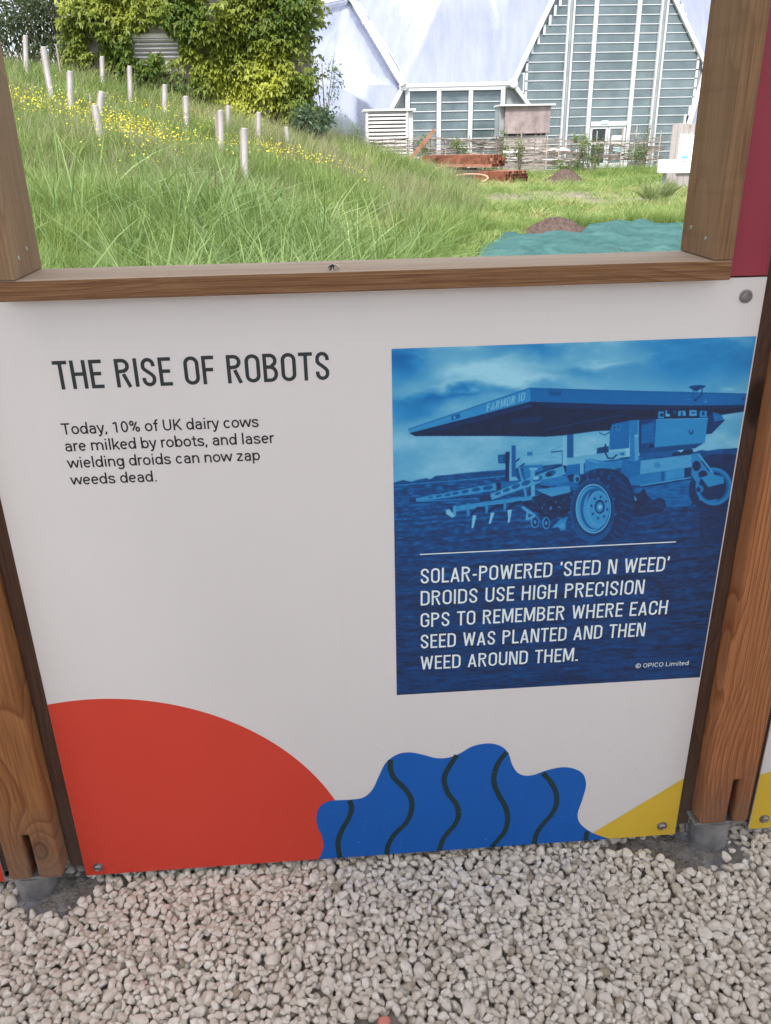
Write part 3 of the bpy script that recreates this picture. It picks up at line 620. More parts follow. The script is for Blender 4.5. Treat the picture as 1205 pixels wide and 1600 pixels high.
def sans(ch):
    o = lambda *a: (ell_(*a)[:-1], True)
    st = lambda x, a=0., b=.73: ([(x, a), (x, b)], False)
    p = lambda *a: (list(a), False)
    G = {'T': (.86, [p((.04,.94),(.82,.94)), st(.43,0,.94)]), 'o': (.79, [o(.395,.365,.28,.305)]), 'd': (.79, [o(.37,.365,.26,.305), st(.66,0,1.05)]), 'b': (.79, [o(.42,.365,.26,.305), st(.13,0,1.05)]),
     'p': (.79, [o(.42,.365,.26,.305), st(.13,-.28,.73)]), 'g': (.79, [o(.37,.365,.26,.305), p((.66,.73),(.66,.0),*ell_(.39,-.02,.27,.2,-10,-150,8))]),
     'a': (.76, [p(*ell_(.37,.49,.23,.18,165,0,8),(.60,.40),(.60,0)), p((.60,.42),(.38,.42),*ell_(.36,.235,.22,.185,90,270,8),(.47,.07),(.60,.18))]),
     'y': (.67, [p((.05,.73),(.34,.03)), p((.62,.73),(.32,-.10),(.22,-.21),(.08,-.22))]), ',': (.30, [p((.15,.13),(.14,.0),(.07,-.14))]), '.': (.37, [st(.18,0,.13)]),
     '1': (.79, [p((.14,.79),(.45,.92),(.45,0))]), '0': (.79, [o(.39,.5,.25,.44)]), '%': (1.03, [o(.26,.77,.14,.17), o(.77,.23,.14,.17), p((.72,.88),(.31,.12))]),
     'f': (.49, [p((.48,.99),(.36,.98),(.27,.91),(.25,.78),(.25,0)), p((.04,.67),(.45,.67))]), 'U': (.91, [p((.15,1),(.15,.34),*ell_(.455,.34,.305,.28,180,360,10),(.76,1))]),
     'K': (.88, [st(.17,0,1), p((.78,1),(.19,.36)), p((.36,.54),(.82,0))]), 'i': (.34, [st(.17), st(.17,.88,1.01)]), 'l': (.34, [st(.17,0,1.05)]), 'r': (.48, [st(.14), p((.14,.45),(.20,.61),(.32,.675),(.46,.66))]),
     'c': (.74, [p(*ell_(.38,.365,.26,.305,40,320,14))]), 'w': (1.06, [p((.04,.73),(.26,.04),(.53,.69),(.80,.04),(1.02,.73))]),
     's': (.73, [p((.60,.53),(.55,.63),(.37,.67),(.19,.63),(.13,.53),(.20,.43),(.52,.32),(.61,.23),(.59,.12),(.50,.065),(.36,.05),(.18,.09),(.10,.21))]),
     'e': (.75, [p((.12,.385),(.62,.385)), p(*ell_(.38,.365,.26,.305,4,318,16))]), 'n': (.79, [st(.14), p((.14,.46),(.22,.61),(.38,.675),(.55,.63),(.64,.48),(.64,0))]),
     'm': (1.25, [st(.14), p((.14,.48),(.20,.62),(.34,.675),(.51,.63),(.60,.5),(.60,0)), p((.60,.48),(.68,.62),(.83,.675),(1.0,.63),(1.10,.5),(1.10,0))]),
     'k': (.71, [st(.14,0,1.05), p((.64,.73),(.16,.24)), p((.32,.42),(.67,0))]), 't': (.47, [p((.24,.92),(.24,.2),(.27,.09),(.36,.05),(.45,.06)), p((.03,.67),(.44,.67))]),
     'z': (.70, [p((.08,.67),(.58,.67),(.10,.06),(.62,.06))]), 'O': (.97, [o(.485,.5,.37,.44)]), 'P': (.89, [st(.17,0,1), p((.17,.94),(.5,.94),*ell_(.5,.69,.27,.25,90,-90,9),(.17,.44))]),
     'C': (.92, [p(*ell_(.47,.5,.35,.44,40,320,14))]), 'I': (.38, [st(.19,0,1)]), 'L': (.76, [st(.17,0,1), p((.17,.06),(.70,.06))]), '@': (1.1, [o(.52,.48,.46,.48), p(*ell_(.52,.48,.2,.22,40,320,10))]), ' ': (.35, [])}
    return G[ch]
def type_line(body, x, z, width, mat, y, name, parent, wt=.118, cap=None):
    tot = sum(sans(c)[0] for c in body); k = width/tot; kz = cap or k; mb = MB(); cx = 0
    for c in body:
        adv, st = sans(c)
        for i, (pp, cl) in enumerate(st): ribbon_mb(mb, [(x+(cx+a)*k, z+b*kz) for a, b in pp], wt*kz, y-.00002*i, cl)
        cx += adv
    return obj(name, mb, mat, parent)
TX = face(104.2, 706)[0]-.002
for s, p, q in (('Today, 10% of UK dairy cows', (103.6,679), (405.6,667)), ('are milked by robots, and laser', (104.8,705.5), (429.3,693.4)), ('wielding droids can now zap', (109.8,731.6), (407.7,721)), ('weeds dead.', (115,757.8), (247.5,753))):
    a = face(*p); b = face(*q); type_line(s, TX, a[1], b[0]-TX, M_body, -.0004, 'text_line', panel, wt=.135, cap=.0182)
a = face(992.6, 1043.4); b = face(1075.4, 1041); type_line('@ OPICO Limited', a[0], a[1], b[0]-a[0], M_wt, -.0009, 'credit_line', panel)
for x, z in ((.5705, 1.118), (.5695, .047), (-.5725, .042), (-.5725, 1.118)): bolt(panel, x, z)
# -- neighbouring panels
for sx, nm, c in ((1, 'white and yellow end of the next display panel at the right edge', M_yel), (-1, 'red-cornered end of the next display panel at the left edge', M_red)):
    xa, xb = (.757, 1.957) if sx > 0 else (-1.957, -.757)
    p = empty('display_panel', ((xa+xb)/2, 0, .02), nm, 'display panel')
    obj('board', MB().box((xa, 0, .021), (xb, .004, 1.146)), M_white, p, bevel=.0006, seg=1)
    if sx > 0:
        obj('yellow_patch', flat([[(xa+.0005, ZB), (xa+.55, ZB), (xa+.30, .165), (xa+.14, .21), (xa+.0005, .166)]], -.0003), M_yel, p); bolt(p, xa+.0295, .047); bolt(p, xa+.0295, 1.118)
    else:
        obj('red_circle', flat([[(xb-.5, ZB), (xb-.0005, ZB), (xb-.0005, .30), (xb-.12, .33), (xb-.3, .28), (xb-.44, .16)]], -.0003), M_red, p); bolt(p, xb-.0295, .042)
for xa, xb in ((-.6, .6), (.757, 1.957), (-1.957, -.757)):  # hidden boards added to stop outside light leaking in under the panels
    tag(obj('light_block_board', MB().box((xa-.055, .066, -.03), (xb+.055, .088, 1.14)), plain('light_block_ply', (.10, .075, .055), .9), None, loc=((xa+xb)/2, .07, 0)), 'added board blocking stray light behind the '+('left neighbouring panel' if xa < -1 else 'right neighbouring panel' if xa > .7 else 'main printed panel'), 'boarding')
# -- red boards beside the window
M_maroon = print_mat('maroon_board', ink((112, 36, 50)), .5)
for xa, xb, lb in ((.5245, .6, 'dark red board right of the window frame'), (-.6, -.5295, 'dark red board left of the window frame'), (.757, 1.957, 'dark red board above the neighbouring panel on the right'), (-1.957, -.757, 'dark red board above the neighbouring panel on the left')):
    tag(obj('red_board', MB().box((xa, .0, 1.1485), (xb, .012, 2.3)), M_maroon, None, loc=((xa+xb)/2, 0, 1.1485), bevel=.0006, seg=1), lb, 'board', 'dark red boards of the wall')
# -- timber posts with battens and steel shoes
W_post = [wood('post_timber', (.46, .21, .095), (.25, .09, .035), (.19, .07, .03), 'Z', ring=118, grain=.28, seed=2.1, soil=(.15, .10, .075)),
          wood('post_timber_knotty', (.35, .165, .065), (.20, .075, .03), (.14, .055, .025), 'Z', ring=34, grain=1.6, seed=5.3, soil=(.20, .145, .11), knots=((-.048, .425), (.02, .13), (.0, 1.4)))]
W_bat = wood('batten_timber', (.12, .07, .05), (.09, .052, .038), (.055, .034, .026), 'Z', ring=70, grain=.5, seed=3.0, soil=(.11, .085, .07))
M_galv = mottled('galvanised_steel', (.22, .23, .25), (.40, .41, .42), 30, .5, .15, .001, .6)
M_conc = mottled('rough_concrete', (.10, .095, .085), (.32, .30, .28), 45, .95, .9, .008, lo=.3, hi=.7)
for i, (xc, lb) in enumerate(((.6785, 'straight-grained timber post at the right end of the panel'), (-.6785, 'knotty brown timber post at the left end of the panel'), (2.0355, 'timber post beyond the right neighbouring panel'), (-2.0355, 'timber post beyond the left neighbouring panel'))):
    p = empty('timber_post', (xc, .02, 0), lb, 'post', 'upright timber posts of the panel wall')
    a, b = xc-.05, xc+.05; zb = .078 if xc > 0 else .058; sx = xc+.012 if xc > 0 else xc-.002; fy = -.036; by = .062
    mb = MB(); sw = .0065
    pr_ = [(a, zb), (sx-sw, zb), (sx-sw, zb+.11), (sx+sw, zb+.11), (sx+sw, zb), (b, zb), (b, 2.5), (a, 2.5)]; nn_ = len(pr_)
    mb.v = [(x, fy, z) for x, z in pr_]+[(x, by, z) for x, z in pr_]; mb.f = [(0, 1, 2, 7), (3, 4, 5, 6), (2, 3, 6, 7), (15, 10, 9, 8), (14, 13, 12, 11), (15, 14, 11, 10)]+[(k+nn_, (k+1) % nn_+nn_, (k+1) % nn_, k) for k in range(nn_)]
    o = obj('timber', mb, W_post[i % 2], p)
    md = o.modifiers.new('bevel', 'BEVEL'); md.width = .007; md.segments = 3; md.limit_method = 'ANGLE'; md.angle_limit = R(50)
    for q in (-1, 1):
        x1 = xc+q*.0785; x0_ = xc+q*.0503
        if q*xc < 0 or True: mb = MB().box((min(x0_, x1+q*.03), .0055, .012+.03), (max(x0_, x1+q*.03), .05, 2.45))
        obj('batten', mb, W_bat, p, bevel=.002)
    pc = sx-.012
    mb = MB().lathe([(.0001, -.03), (.038, -.03), (.038, zb-.006), (.0001, zb-.006)], 32, Matrix.Translation((pc-.006, .004, 0))); obj('pipe_foot', mb, M_galv, p, smooth=False)
    obj('top_plate', MB().box((xc-.058, -.03, zb-.0055), (xc+.045, .06, zb-.0005)), M_galv, p, bevel=.001)
    obj('slot_blade', MB().box((sx-.003, -.012, zb), (sx+.003, .05, zb+.09)), M_galv, p, bevel=.001)
    obj('base_plate', MB().box((xc-.07, -.09, -.012), (xc+.07, .06, -.004)), M_galv, p, bevel=.001)
    mt = Matrix.Translation((xc+.048, -.062, -.004)); mb = MB().lathe([(.0001, 0), (.014, 0), (.014, .002), (.0095, .002), (.0095, .010), (.0055, .010), (.0055, .020), (.0001, .020)], 6, mt); obj('anchor_nut', mb, M_galv, p)
# concrete footings showing round the posts
for xc, lb in ((.64, 'rough dark concrete footing around the right post foot'), (-.66, 'rough dark concrete footing around the left post foot')):
    n = 70; u = np.linspace(-1, 1, n); A, B = np.meshgrid(u, u); r = np.sqrt(A**2+B**2); g = np.random.default_rng(int(abs(xc)*100))
    nz = sum(np.sin(A*k*g.uniform(3, 6)+g.uniform(0, 6))*np.cos(B*k*g.uniform(3, 6)+g.uniform(0, 6))/k for k in (1, 2, 4, 7, 12))
    Zf = -.004+.004*nz-.022*smooth((r-.62+.10*nz)/.35)+.0015*g.standard_normal(A.shape)
    V = np.stack([(xc+A*.19).ravel(), (-.0+B*.15).ravel(), Zf.ravel()], 1); i, j = np.meshgrid(np.arange(n-1), np.arange(n-1)); q = (j*n+i).ravel()
    o = mesh_np('concrete_footing', V-np.array([xc, 0, -.02]), np.stack([q, q+1, q+n+1, q+n], 1), M_conc, smooth=True); o.location = (xc, 0, -.02); tag(o, lb, 'footing', 'concrete footings')
# -- window frame
Wf_x = wood('sill_timber', (.30, .175, .095), (.20, .105, .05), (.105, .052, .028), 'X', ring=95, grain=.35, seed=7.7, toplit=(.47, .385, .30))  # sill's top tone carries painted light from above
Wf_xf = Wf_x
Wf_z = wood('jamb_timber', (.29, .175, .09), (.20, .11, .052), (.09, .045, .024), 'Z', ring=70, grain=.5, seed=9.1, weather=(.26, .185, .12))
Wf_zl = wood('jamb_timber_reddish', (.31, .21, .12), (.22, .13, .07), (.11, .06, .035), 'Z', ring=90, grain=.6, seed=1.9, weather=(.26, .20, .14))
wf = empty('window_frame', (0, 0, 1.1495), 'rough timber window frame box above the white panel', 'window frame')
FY, BY = -.040, .082
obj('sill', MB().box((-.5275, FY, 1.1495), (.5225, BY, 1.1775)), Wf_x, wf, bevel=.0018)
obj('jamb', MB().box((.4925, FY, 1.1782), (.5225, BY, 1.96)), Wf_z, wf, bevel=.0018)
obj('jamb', MB().box((-.5275, FY, 1.1782), (-.4965, BY, 1.96)), Wf_zl, wf, bevel=.0018)
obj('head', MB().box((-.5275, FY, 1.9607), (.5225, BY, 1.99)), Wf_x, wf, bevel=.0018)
mb = None
for x, y, z in ((-.4962, -.012, 1.205), (-.4962, .028, 1.213), (.4922, -.006, 1.205), (.4922, .05, 1.215)):
    mt = Matrix.Translation((x, y, z))@Matrix.Rotation(R(90 if x < 0 else -90), 4, 'Y'); obj('screw_head', MB().lathe([(.0001, 0), (.0035, 0), (.003, .0008), (.0001, .0006)], 12, mt), M_steel, wf)
tag(obj('red_board', MB().box((-.5295, 0, 1.992), (.5245, .012, 2.3)), M_maroon, None, loc=(0, 0, 1.99)), 'dark red board above the window frame', 'board', 'dark red boards of the wall')
# -- a dead insect on the sill
s_ = at(521, 424, -.005); bz = 1.1776; bx = at(521, 416, .05).x+.0
bx, byy = (lambda p: (p.x, p.y))(on_z(521, 422, bz))
ins = empty('dead_insect', (bx, byy, bz), 'small dead black and cream insect lying on the window sill', 'insect')
M_blk = plain('insect_black', (.012, .010, .009), .4); M_crm = mottled('insect_cream', (.35, .30, .25), (.70, .64, .56), 400, .7, .3, .0005)
def blob_mb(c, r, n=10, m=7):
    mb = MB(); pr = [(max(.0001, math.sin(math.pi*i/m)), -math.cos(math.pi*i/m)) for i in range(m+1)]
    return mb.lathe(pr, n, Matrix.Translation(c)@Matrix.Diagonal((r[0], r[1], r[2], 1)))
k = 1.0
obj('head', blob_mb((bx-.0045, byy, bz+.0036), (.0026, .0028, .0032)), M_blk, ins, smooth=True)
obj('thorax', blob_mb((bx-.0008, byy, bz+.0048), (.0034, .0030, .0036)), M_blk, ins, smooth=True)
obj('abdomen', blob_mb((bx+.0042, byy, bz+.0040), (.0052, .0032, .0034)), M_crm, ins, smooth=True)
for sy in (-1, 1):
    obj('wing', MB().add([(bx-.001, byy+sy*.001, bz+.0086), (bx+.003, byy+sy*.005, bz+.0078), (bx+.0085, byy+sy*.005, bz+.004), (bx+.0065, byy+sy*.001, bz+.0078), (bx-.001, byy+sy*.001, bz+.0089), (bx+.003, byy+sy*.005, bz+.0081), (bx+.0085, byy+sy*.005, bz+.0043), (bx+.0065, byy+sy*.001, bz+.0081)], [(0,1,2,3),(7,6,5,4),(0,4,5,1),(1,5,6,2),(2,6,7,3),(3,7,4,0)]), M_crm, ins)
for j in range(3):
    for sy in (-1, 1): obj('leg', MB().tube([(bx-.003+j*.0028, byy+sy*.002, bz+.003), (bx-.005+j*.004, byy+sy*.0055, bz+.0042), (bx-.008+j*.0065, byy+sy*.008, bz+.0004)], .0005, 5), M_crm, ins)

# ------------------------------------------------------------------ gravel
def stone(seed, n=3):
    g = np.random.default_rng(seed); import bmesh
    bm = bmesh.new(); bmesh.ops.create_icosphere(bm, subdivisions=n, radius=1); P = np.array([v.co[:] for v in bm.verts]); P /= np.linalg.norm(P, axis=1)[:, None]
    k = 10; N = g.standard_normal((k, 3)); N /= np.linalg.norm(N, axis=1)[:, None]; D = g.uniform(.56, .90, k)
    dots = P@N.T; rad = np.where(dots > .05, D/np.maximum(dots, .05), 9.0)
    s = 26.0; rr = -np.log(np.exp(-s*np.minimum(rad, 1.6)).sum(1)+np.exp(-s*1.08))/s
    Q = P*rr[:, None]*np.array([g.uniform(1.0, 1.32), g.uniform(.82, 1.0), g.uniform(.62, .85)])
    for v, c in zip(bm.verts, Q): v.co = c
    me = bpy.data.meshes.new('pebble'); bm.to_mesh(me); bm.free(); me.shade_smooth()
    o = bpy.data.objects.new('pebble', me); return o
t = NT('limestone_pebbles'); a = t.n('ShaderNodeAttribute', attribute_type='INSTANCER', attribute_name='tint'); v = t.coords()
col = t.ramp(a.outputs['Fac'], [(0, (.38, .32, .24)), (.12, (.62, .56, .475)), (.5, (.76, .71, .635)), (1, (.86, .83, .77))])
f = t.noise(v, 1.6, 6, .6); col = t.mix(t.ramp(f, [(.35, 0.), (.75, .42)]), col, (.46, .41, .35)); t.base(col); t.rough(.85); t.p.inputs['Specular IOR Level'].default_value = .25
t.bump(t.noise(v, 7, 5, .65), .35, .06); M_stone = t.m
protos = [stone(i) for i in range(14)]
for p in protos: p.data.materials.append(M_stone)
TW, TH, res = 2.1, 1.05, .0035
gw, gh = int(TW/res), int(TH/res); Hm = np.zeros((gh, gw)); g = np.random.default_rng(3)
NST = 18500; rad = np.clip(g.lognormal(math.log(.0087), .25, NST), .0050, .0150); rad = np.sort(rad)[::-1]; mixo = np.argsort(np.arange(NST)+g.uniform(-6000, 6000, NST)); rad = rad[mixo]
def cen(x, y):      # is the spot bare concrete near a post foot (tile frame: x-1.05, y-.98)
    return 0
xs, ys, zs = np.empty(NST), np.empty(NST), np.empty(NST)
for i in range(NST):
    r = rad[i]; k = max(2, int(r/res)); dd = np.arange(-k, k+1)*res; D2 = dd[:, None]**2+dd[None, :]**2; m_ = D2 < (r*.95)**2; prof = np.sqrt(np.maximum(0, r*r-D2))*.75
    best = None
    for c in range(6):
        a, b = g.random()*TW, g.random()*TH; ia, ib = int(a/res), int(b/res)
        ix = (ia+np.arange(-k, k+1)) % gw; iy = (ib+np.arange(-k, k+1)) % gh; h = Hm[np.ix_(iy, ix)]
        z = np.percentile((h+prof)[m_], 60)
        if best is None or z < best[0]: best = (z, a, b, ix, iy, h)
    z, a, b, ix, iy, h = best; Hm[np.ix_(iy, ix)] = np.where(m_, np.maximum(h, z+prof*.9), h); xs[i], ys[i], zs[i] = a, b, z
top = np.percentile(Hm, 60)
P = []; Rr = []; Sc = []; Id = []; Ti = []
for tx in (-2, -1, 0, 1, 2):
    for ty in (-2, -1, 0):
        px = xs-1.08+tx*TW; py = ys-TH+.12+ty*TH; pz = zs-top+.004
        keep = py < .135
        # bare ground round the post feet
        for cx_, cy_, ra, rb in ((.640, -.018, .092, .052), (-.665, -.018, .088, .046), (.52, .0, .08, .018)):
            d = ((px-cx_)/ra)**2+((py-cy_)/rb)**2
            keep &= ~((d < 1.0+.35*np.sin(px*60)*np.cos(py*53)) & ((zs+.37*px*7) % 1.0 > .16))
        keep &= ~(((px-.0+.03)**2/.06**2+(py+.335)**2/.012**2 < 1) & (pz > -.012))
        if tx or ty < -1: keep &= g.random(len(px)) < .9
        P.append(np.stack([px, py, pz], 1)[keep]); Sc.append(np.repeat(rad[keep][:, None], 3, 1)); Id.append(g.integers(0, 14, keep.sum())); Ti.append(np.clip(g.normal(.55, .22, keep.sum()), 0, 1))
        ro = np.stack([g.normal(0, .5, keep.sum()), g.normal(0, .5, keep.sum()), g.uniform(0, 6.28, keep.sum())], 1); Rr.append(ro)
# strays lying on the footings
for xa, ya in ((-.655,-.075),(-.60,-.05),(-.575,-.028),(-.552,-.02),(-.596,-.074),(-.62,-.10),(-.69,-.10),(-.735,-.085),(.52,-.035),(.555,-.045),(.567,-.065),(.60,-.085),(.625,-.11),(.685,-.055),(.705,-.04),(.66,-.10),(.49,-.03),(.575,-.10),(.70,-.08),(.645,-.13),(.46,-.025)):
    P.append([[xa, ya, .007]]); rr_ = g.uniform(.0075, .011); Sc.append([[rr_]*3]); Id.append([int(g.integers(0, 14))]); Ti.append([.8]); Rr.append([[g.uniform(-.3, .3), g.uniform(-.3, .3), g.uniform(0, 6)]])
gravel = scatter('gravel', np.concatenate(P), np.concatenate(Rr), np.concatenate(Sc), np.concatenate(Id), np.concatenate(Ti), protos, ('pale angular limestone gravel in front of the panel wall', 'gravel'))
M_coral = plain('coral_chip', (.62, .22, .17), .7)
cp = on_z(598, 1597, .012); o = stone(77, 2); o.name = 'red_chip'; C.objects.link(o); o.location = cp; o.scale = (.013, .009, .006); o.rotation_euler = (.2, .1, .5); o.data.materials.append(M_coral)
tag(o, 'small coral red chip lying on the gravel at the bottom edge', 'chip')

# ------------------------------------------------------------------ grass
def blades(name, n, h, wd, spread, lean, seed, seg=4, hv=.35, curve=.5, mat=None):
    g = np.random.default_rng(seed); V = []; F = []
    for i in range(n):
        a = g.uniform(0, 6.28); r = spread*math.sqrt(g.random()); bx_, by_ = r*math.cos(a), r*math.sin(a)
        H = h*g.uniform(1-hv, 1+hv*.6); az = g.uniform(0, 6.28); ln = lean*g.uniform(.2, 1.4); W_ = wd*g.uniform(.6, 1.2)
        dx, dy = math.cos(az), math.sin(az); px, py = -dy, dx; tw = g.uniform(-1, 1); b0 = len(V); cv = curve*g.uniform(.4, 1.5)
        pxx, pyy = math.cos(az+1.57+tw), math.sin(az+1.57+tw)
        for s in range(seg+1):
            t_ = s/seg; off = H*(ln*t_+cv*ln*t_**2.6*1.6); z = H*(t_-.28*cv*t_**3); wv_ = W_*(1-t_**2.2)*.5+.0002
            V += [(bx_+dx*off+pxx*wv_, by_+dy*off+pyy*wv_, z), (bx_+dx*off-pxx*wv_, by_+dy*off-pyy*wv_, z)]
        for s in range(seg): F.append((b0+2*s, b0+2*s+1, b0+2*s+3, b0+2*s+2))
    V = np.array(V); o = mesh_np(name, V, F, mat, attrs={'hgt': ('FLOAT', np.clip(V[:, 2]/h, 0, 1))}); return o
def grassmat(name, dark, light, tipc, dry):
    t = NT(name); a = t.n('ShaderNodeAttribute', attribute_type='INSTANCER', attribute_name='tint'); hg = t.n('ShaderNodeAttribute', attribute_name='hgt')
    col = t.ramp(a.outputs['Fac'], [(0, dark), (.75, light), (1, dry)]); col = t.mix(t.ramp(hg.outputs['Fac'], [(.5, 0.), (1., .55)]), col, tipc)
    t.base(col); t.rough(.5); t.p.inputs['Specular IOR Level'].default_value = .3; tr = t.n('ShaderNodeBsdfTranslucent'); t.l(t.mix(.6, col, (.30, .42, .08)), tr.inputs[0]); ms = t.n('ShaderNodeMixShader'); ms.inputs[0].default_value = .32
    t.l(t.p.outputs[0], ms.inputs[1]); t.l(tr.outputs[0], ms.inputs[2]); t.l(ms.outputs[0], t.out.inputs[0]); return t.m
MG = grassmat('meadow_grass', (.095, .165, .04), (.225, .31, .08), (.30, .37, .14), (.40, .35, .17))
MG2 = grassmat('coarse_grass', (.085, .15, .045), (.17, .26, .085), (.30, .38, .15), (.62, .62, .36))
MGs = grassmat('seeding_grass', (.20, .19, .11), (.26, .23, .15), (.34, .27, .21), (.36, .29, .22))
gp = [blades('grass_tuft', 44, .34, .0046, .085, .22, 10+i, mat=MG) for i in range(4)] \
   + [blades('grass_tuft', 12, .62, .0115, .09, .42, 30+i, seg=5, mat=MG2, curve=.6) for i in range(3)] \
   + [blades('grass_tuft', 20, .48, .0030, .09, .16, 40+i, mat=MGs, curve=.3) for i in range(2)] \
   + [blades('grass_tuft', 30, .13, .0060, .10, .5, 50+i, seg=3, mat=MG) for i in range(2)]
for k, p in enumerate(gp): p.name = 'grass_tuft_%02d' % k
P = []; Rr = []; Sc = []; Id = []; Ti = []
g = np.random.default_rng(21)
def vnoise(x, y, s, k=0): return .5+.25*(np.sin(x*s+k+1.7*np.sin(y*s*.7+k))+np.sin(y*s*1.3+2*k+1.3*np.sin(x*s*.9)))
bands = [(.16, 2.5, .058), (2.5, 5, .072), (5, 9, .10), (9, 14, .14), (14, 21, .19), (21, 31, .27)]
NET = [on_z(*p) for p in ((738, 408), (783, 369), (838, 367), (920, 353), (1068, 350), (1085, 410))]
def in_poly(x, y, poly):
    ins = np.zeros(x.shape, bool)
    for k in range(len(poly)):
        xa, ya = poly[k]; xb, yb = poly[(k+1) % len(poly)]
        if ya == yb: continue
        ins ^= ((ya > y) != (yb > y)) & (x < (xb-xa)*(y-ya)/(yb-ya)+xa)
    return ins
netp = [(p.x, p.y) for p in NET]
bare1 = on_z(885, 311); mound1 = on_z(882, 286); mound2 = on_z(880, 366)
for y0, y1, sp_ in bands:
    yy = np.arange(y0, y1, sp_); xa, xb = -.64*(y1+1.3)-.9, .56*(y1+1.3)+.9
    A, B = np.meshgrid(np.arange(xa, xb, sp_), yy); A = A.ravel()+g.uniform(-.5, .5, A.size)*sp_; B = B.ravel()+g.uniform(-.5, .5, B.size)*sp_
    m_ = (A > -.50*(B+1.3)-.7) & (A < .50*(B+1.3)+.7) & (B > .17); A, B = A[m_], B[m_]
    e = np.interp(B, EY, EX); bank = smooth((e-A+.2)/.9)                       # 1 on the bank, 0 on the flat
    # the flat ground on the right: short turf, with a taller strip behind the netting
    strip = smooth((B-11.2)/1.0)*(1-smooth((B-12.8)/1.0)); fencew = smooth((B-27.0)/1.5)
    nn = vnoise(A, B, 1.1, 2); tall = np.clip(bank+.6*strip*(nn*.6+.6)+.45*fencew+(B > 30)*.2, 0, 1)
    d1 = ((A-bare1.x)/2.6)**2+((B-bare1.y-.3)/2.6)**2; keep = ~((tall < .6) & (d1+.8*(vnoise(A, B, 3.3, 5)-.5) < 1) & (g.random(A.size) < .66))
    keep &= ~(in_poly(A, B, netp) | in_poly(A, B+.25, netp) | in_poly(A-.12, B, netp)); keep &= ((A-mound1.x)**2/.75**2+(B-mound1.y)**2/.9**2 > 1); keep &= ((A-mound2.x)**2/.55**2+(B-mound2.y-.3)**2/.6**2 > 1)
    keep &= ~((B > 29.9) & (A > 2.5) & (g.random(A.size) < .3)); A, B, tall, bank, nn = A[keep], B[keep], tall[keep], bank[keep], nn[keep]
    n = A.size; idx = g.integers(0, 4, n)
    coarse = np.exp(-(((A+.05*B-.1)/(.75+.10*B))**2))*smooth((B-1.0)/1)*(1-smooth((B-7.5)/3.0))
    idx = np.where(g.random(n) < .34*coarse, 4+g.integers(0, 3, n), idx)
    seedy = vnoise(A, B, .75, 9); idx = np.where((g.random(n) < (.10+.30*(seedy > .62))*smooth((B-7)/3)*(bank > .5)), 7+g.integers(0, 2, n), idx)
    short = tall < .45; idx = np.where(short, 9+g.integers(0, 2, n), idx)
    z = height(A, B)-.03; sc = (.55+.45*nn+.38*vnoise(A, B, 5.3, 8)+.18*g.standard_normal(n))*np.where(short, 1.0, .35+.65*tall)*(1+.25*smooth((B-10)/12)); sc = np.clip(sc, .3, 1.7)
    sc = sc*(1-.35*smooth((1.6-B)/1.4))
    wsc = sc*np.interp(B, [0, 6, 14, 30], [1, 1.15, 1.7, 2.6]); hsc = sc
    tint = np.clip(.40+.55*(vnoise(A, B, .55, 4)-.5)+.45*(vnoise(A, B, 2.3, 1)-.5)+.35*(vnoise(A, B, 6.1, 3)-.5)+.20*g.standard_normal(n)+.22*short, 0, 1)
    P.append(np.stack([A, B, z], 1)); Sc.append(np.stack([wsc, wsc, hsc], 1)); Id.append(idx); Ti.append(tint)
    Rr.append(np.stack([g.normal(0, .10, n), g.normal(.12, .10, n)+.16*((idx > 3) & (idx < 7)), g.normal(0, .5, n)], 1))
grass = scatter('grass', np.concatenate(P), np.concatenate(Rr), np.concatenate(Sc), np.concatenate(Id), np.concatenate(Ti), gp, ('long meadow grass covering the bank and flat ground beyond the window', 'grass'))
# buttercups
t = NT('buttercup_yellow'); t.base((.75, .62, .02)); t.rough(.35); M_btc = t.m
V = []; F = []
for k in range(5):
    a = k*72; c, s = math.cos(R(a)), math.sin(R(a)); c1, s1 = math.cos(R(a+32)), math.sin(R(a+32)); c2, s2 = math.cos(R(a-32)), math.sin(R(a-32)); b = len(V)
    V += [(0, 0, 0), (c1*.010, s1*.010, .004), (c*.0155, s*.0155, .007), (c2*.010, s2*.010, .004)]; F.append((b, b+3, b+2, b+1))
bc = mesh_np('buttercup', V, F, M_btc)
n = 22000; A = g.uniform(-9, 3, n); B = g.uniform(7, 21, n); px_ = 500+A/(B+1.25)*1295
hz = height(A, B)+.36
def proj(A, B, Zv):
    q = np.stack([A-CAM[0], B-CAM[1], Zv-CAM[2]], 1)@MB3.T; return FPX*q[:, 0]/q[:, 2]+PW/2, FPX*q[:, 1]/q[:, 2]+PH/2
cl = np.zeros(n)
patch = [((190,190), 60, 32, 1.9), ((215,205), 40, 32, 1.3), ((100,165), 80, 18, .7), ((270,175), 60, 14, .3), ((430,232), 75, 14, .6), ((60,160), 50, 15, .5), ((220,225), 40, 14, .35), ((300,190), 50, 20, .15)]
cen_ = []
for (a, b), ra, rb, wgt in patch:
    # where each drift of flowers grows on the bank
    for Yd in np.linspace(6, 24, 90):
        p = at(a, b, Yd)
        if p.z < height(p.x, p.y)+.38: cen_.append((p.x, p.y, ra/1295*(Yd+1.3), wgt, rb)); break
for cx_, cy_, rx_, wgt, rb in cen_: cl = np.maximum(cl, wgt*np.exp(-((A-cx_)/rx_/1.15)**2-((B-cy_)/(rx_*1.1))**2))
k_ = (g.random(n) < cl*.75+.001) & (B < 20.3)
k_ &= A < np.interp(B, EY, EX)-.8
A, B = A[k_], B[k_]
A = np.concatenate([A]+[A+g.normal(0, .22, A.size) for _ in range(3)]); B = np.concatenate([B]+[B+g.normal(0, .3, B.size) for _ in range(3)]); n = A.size
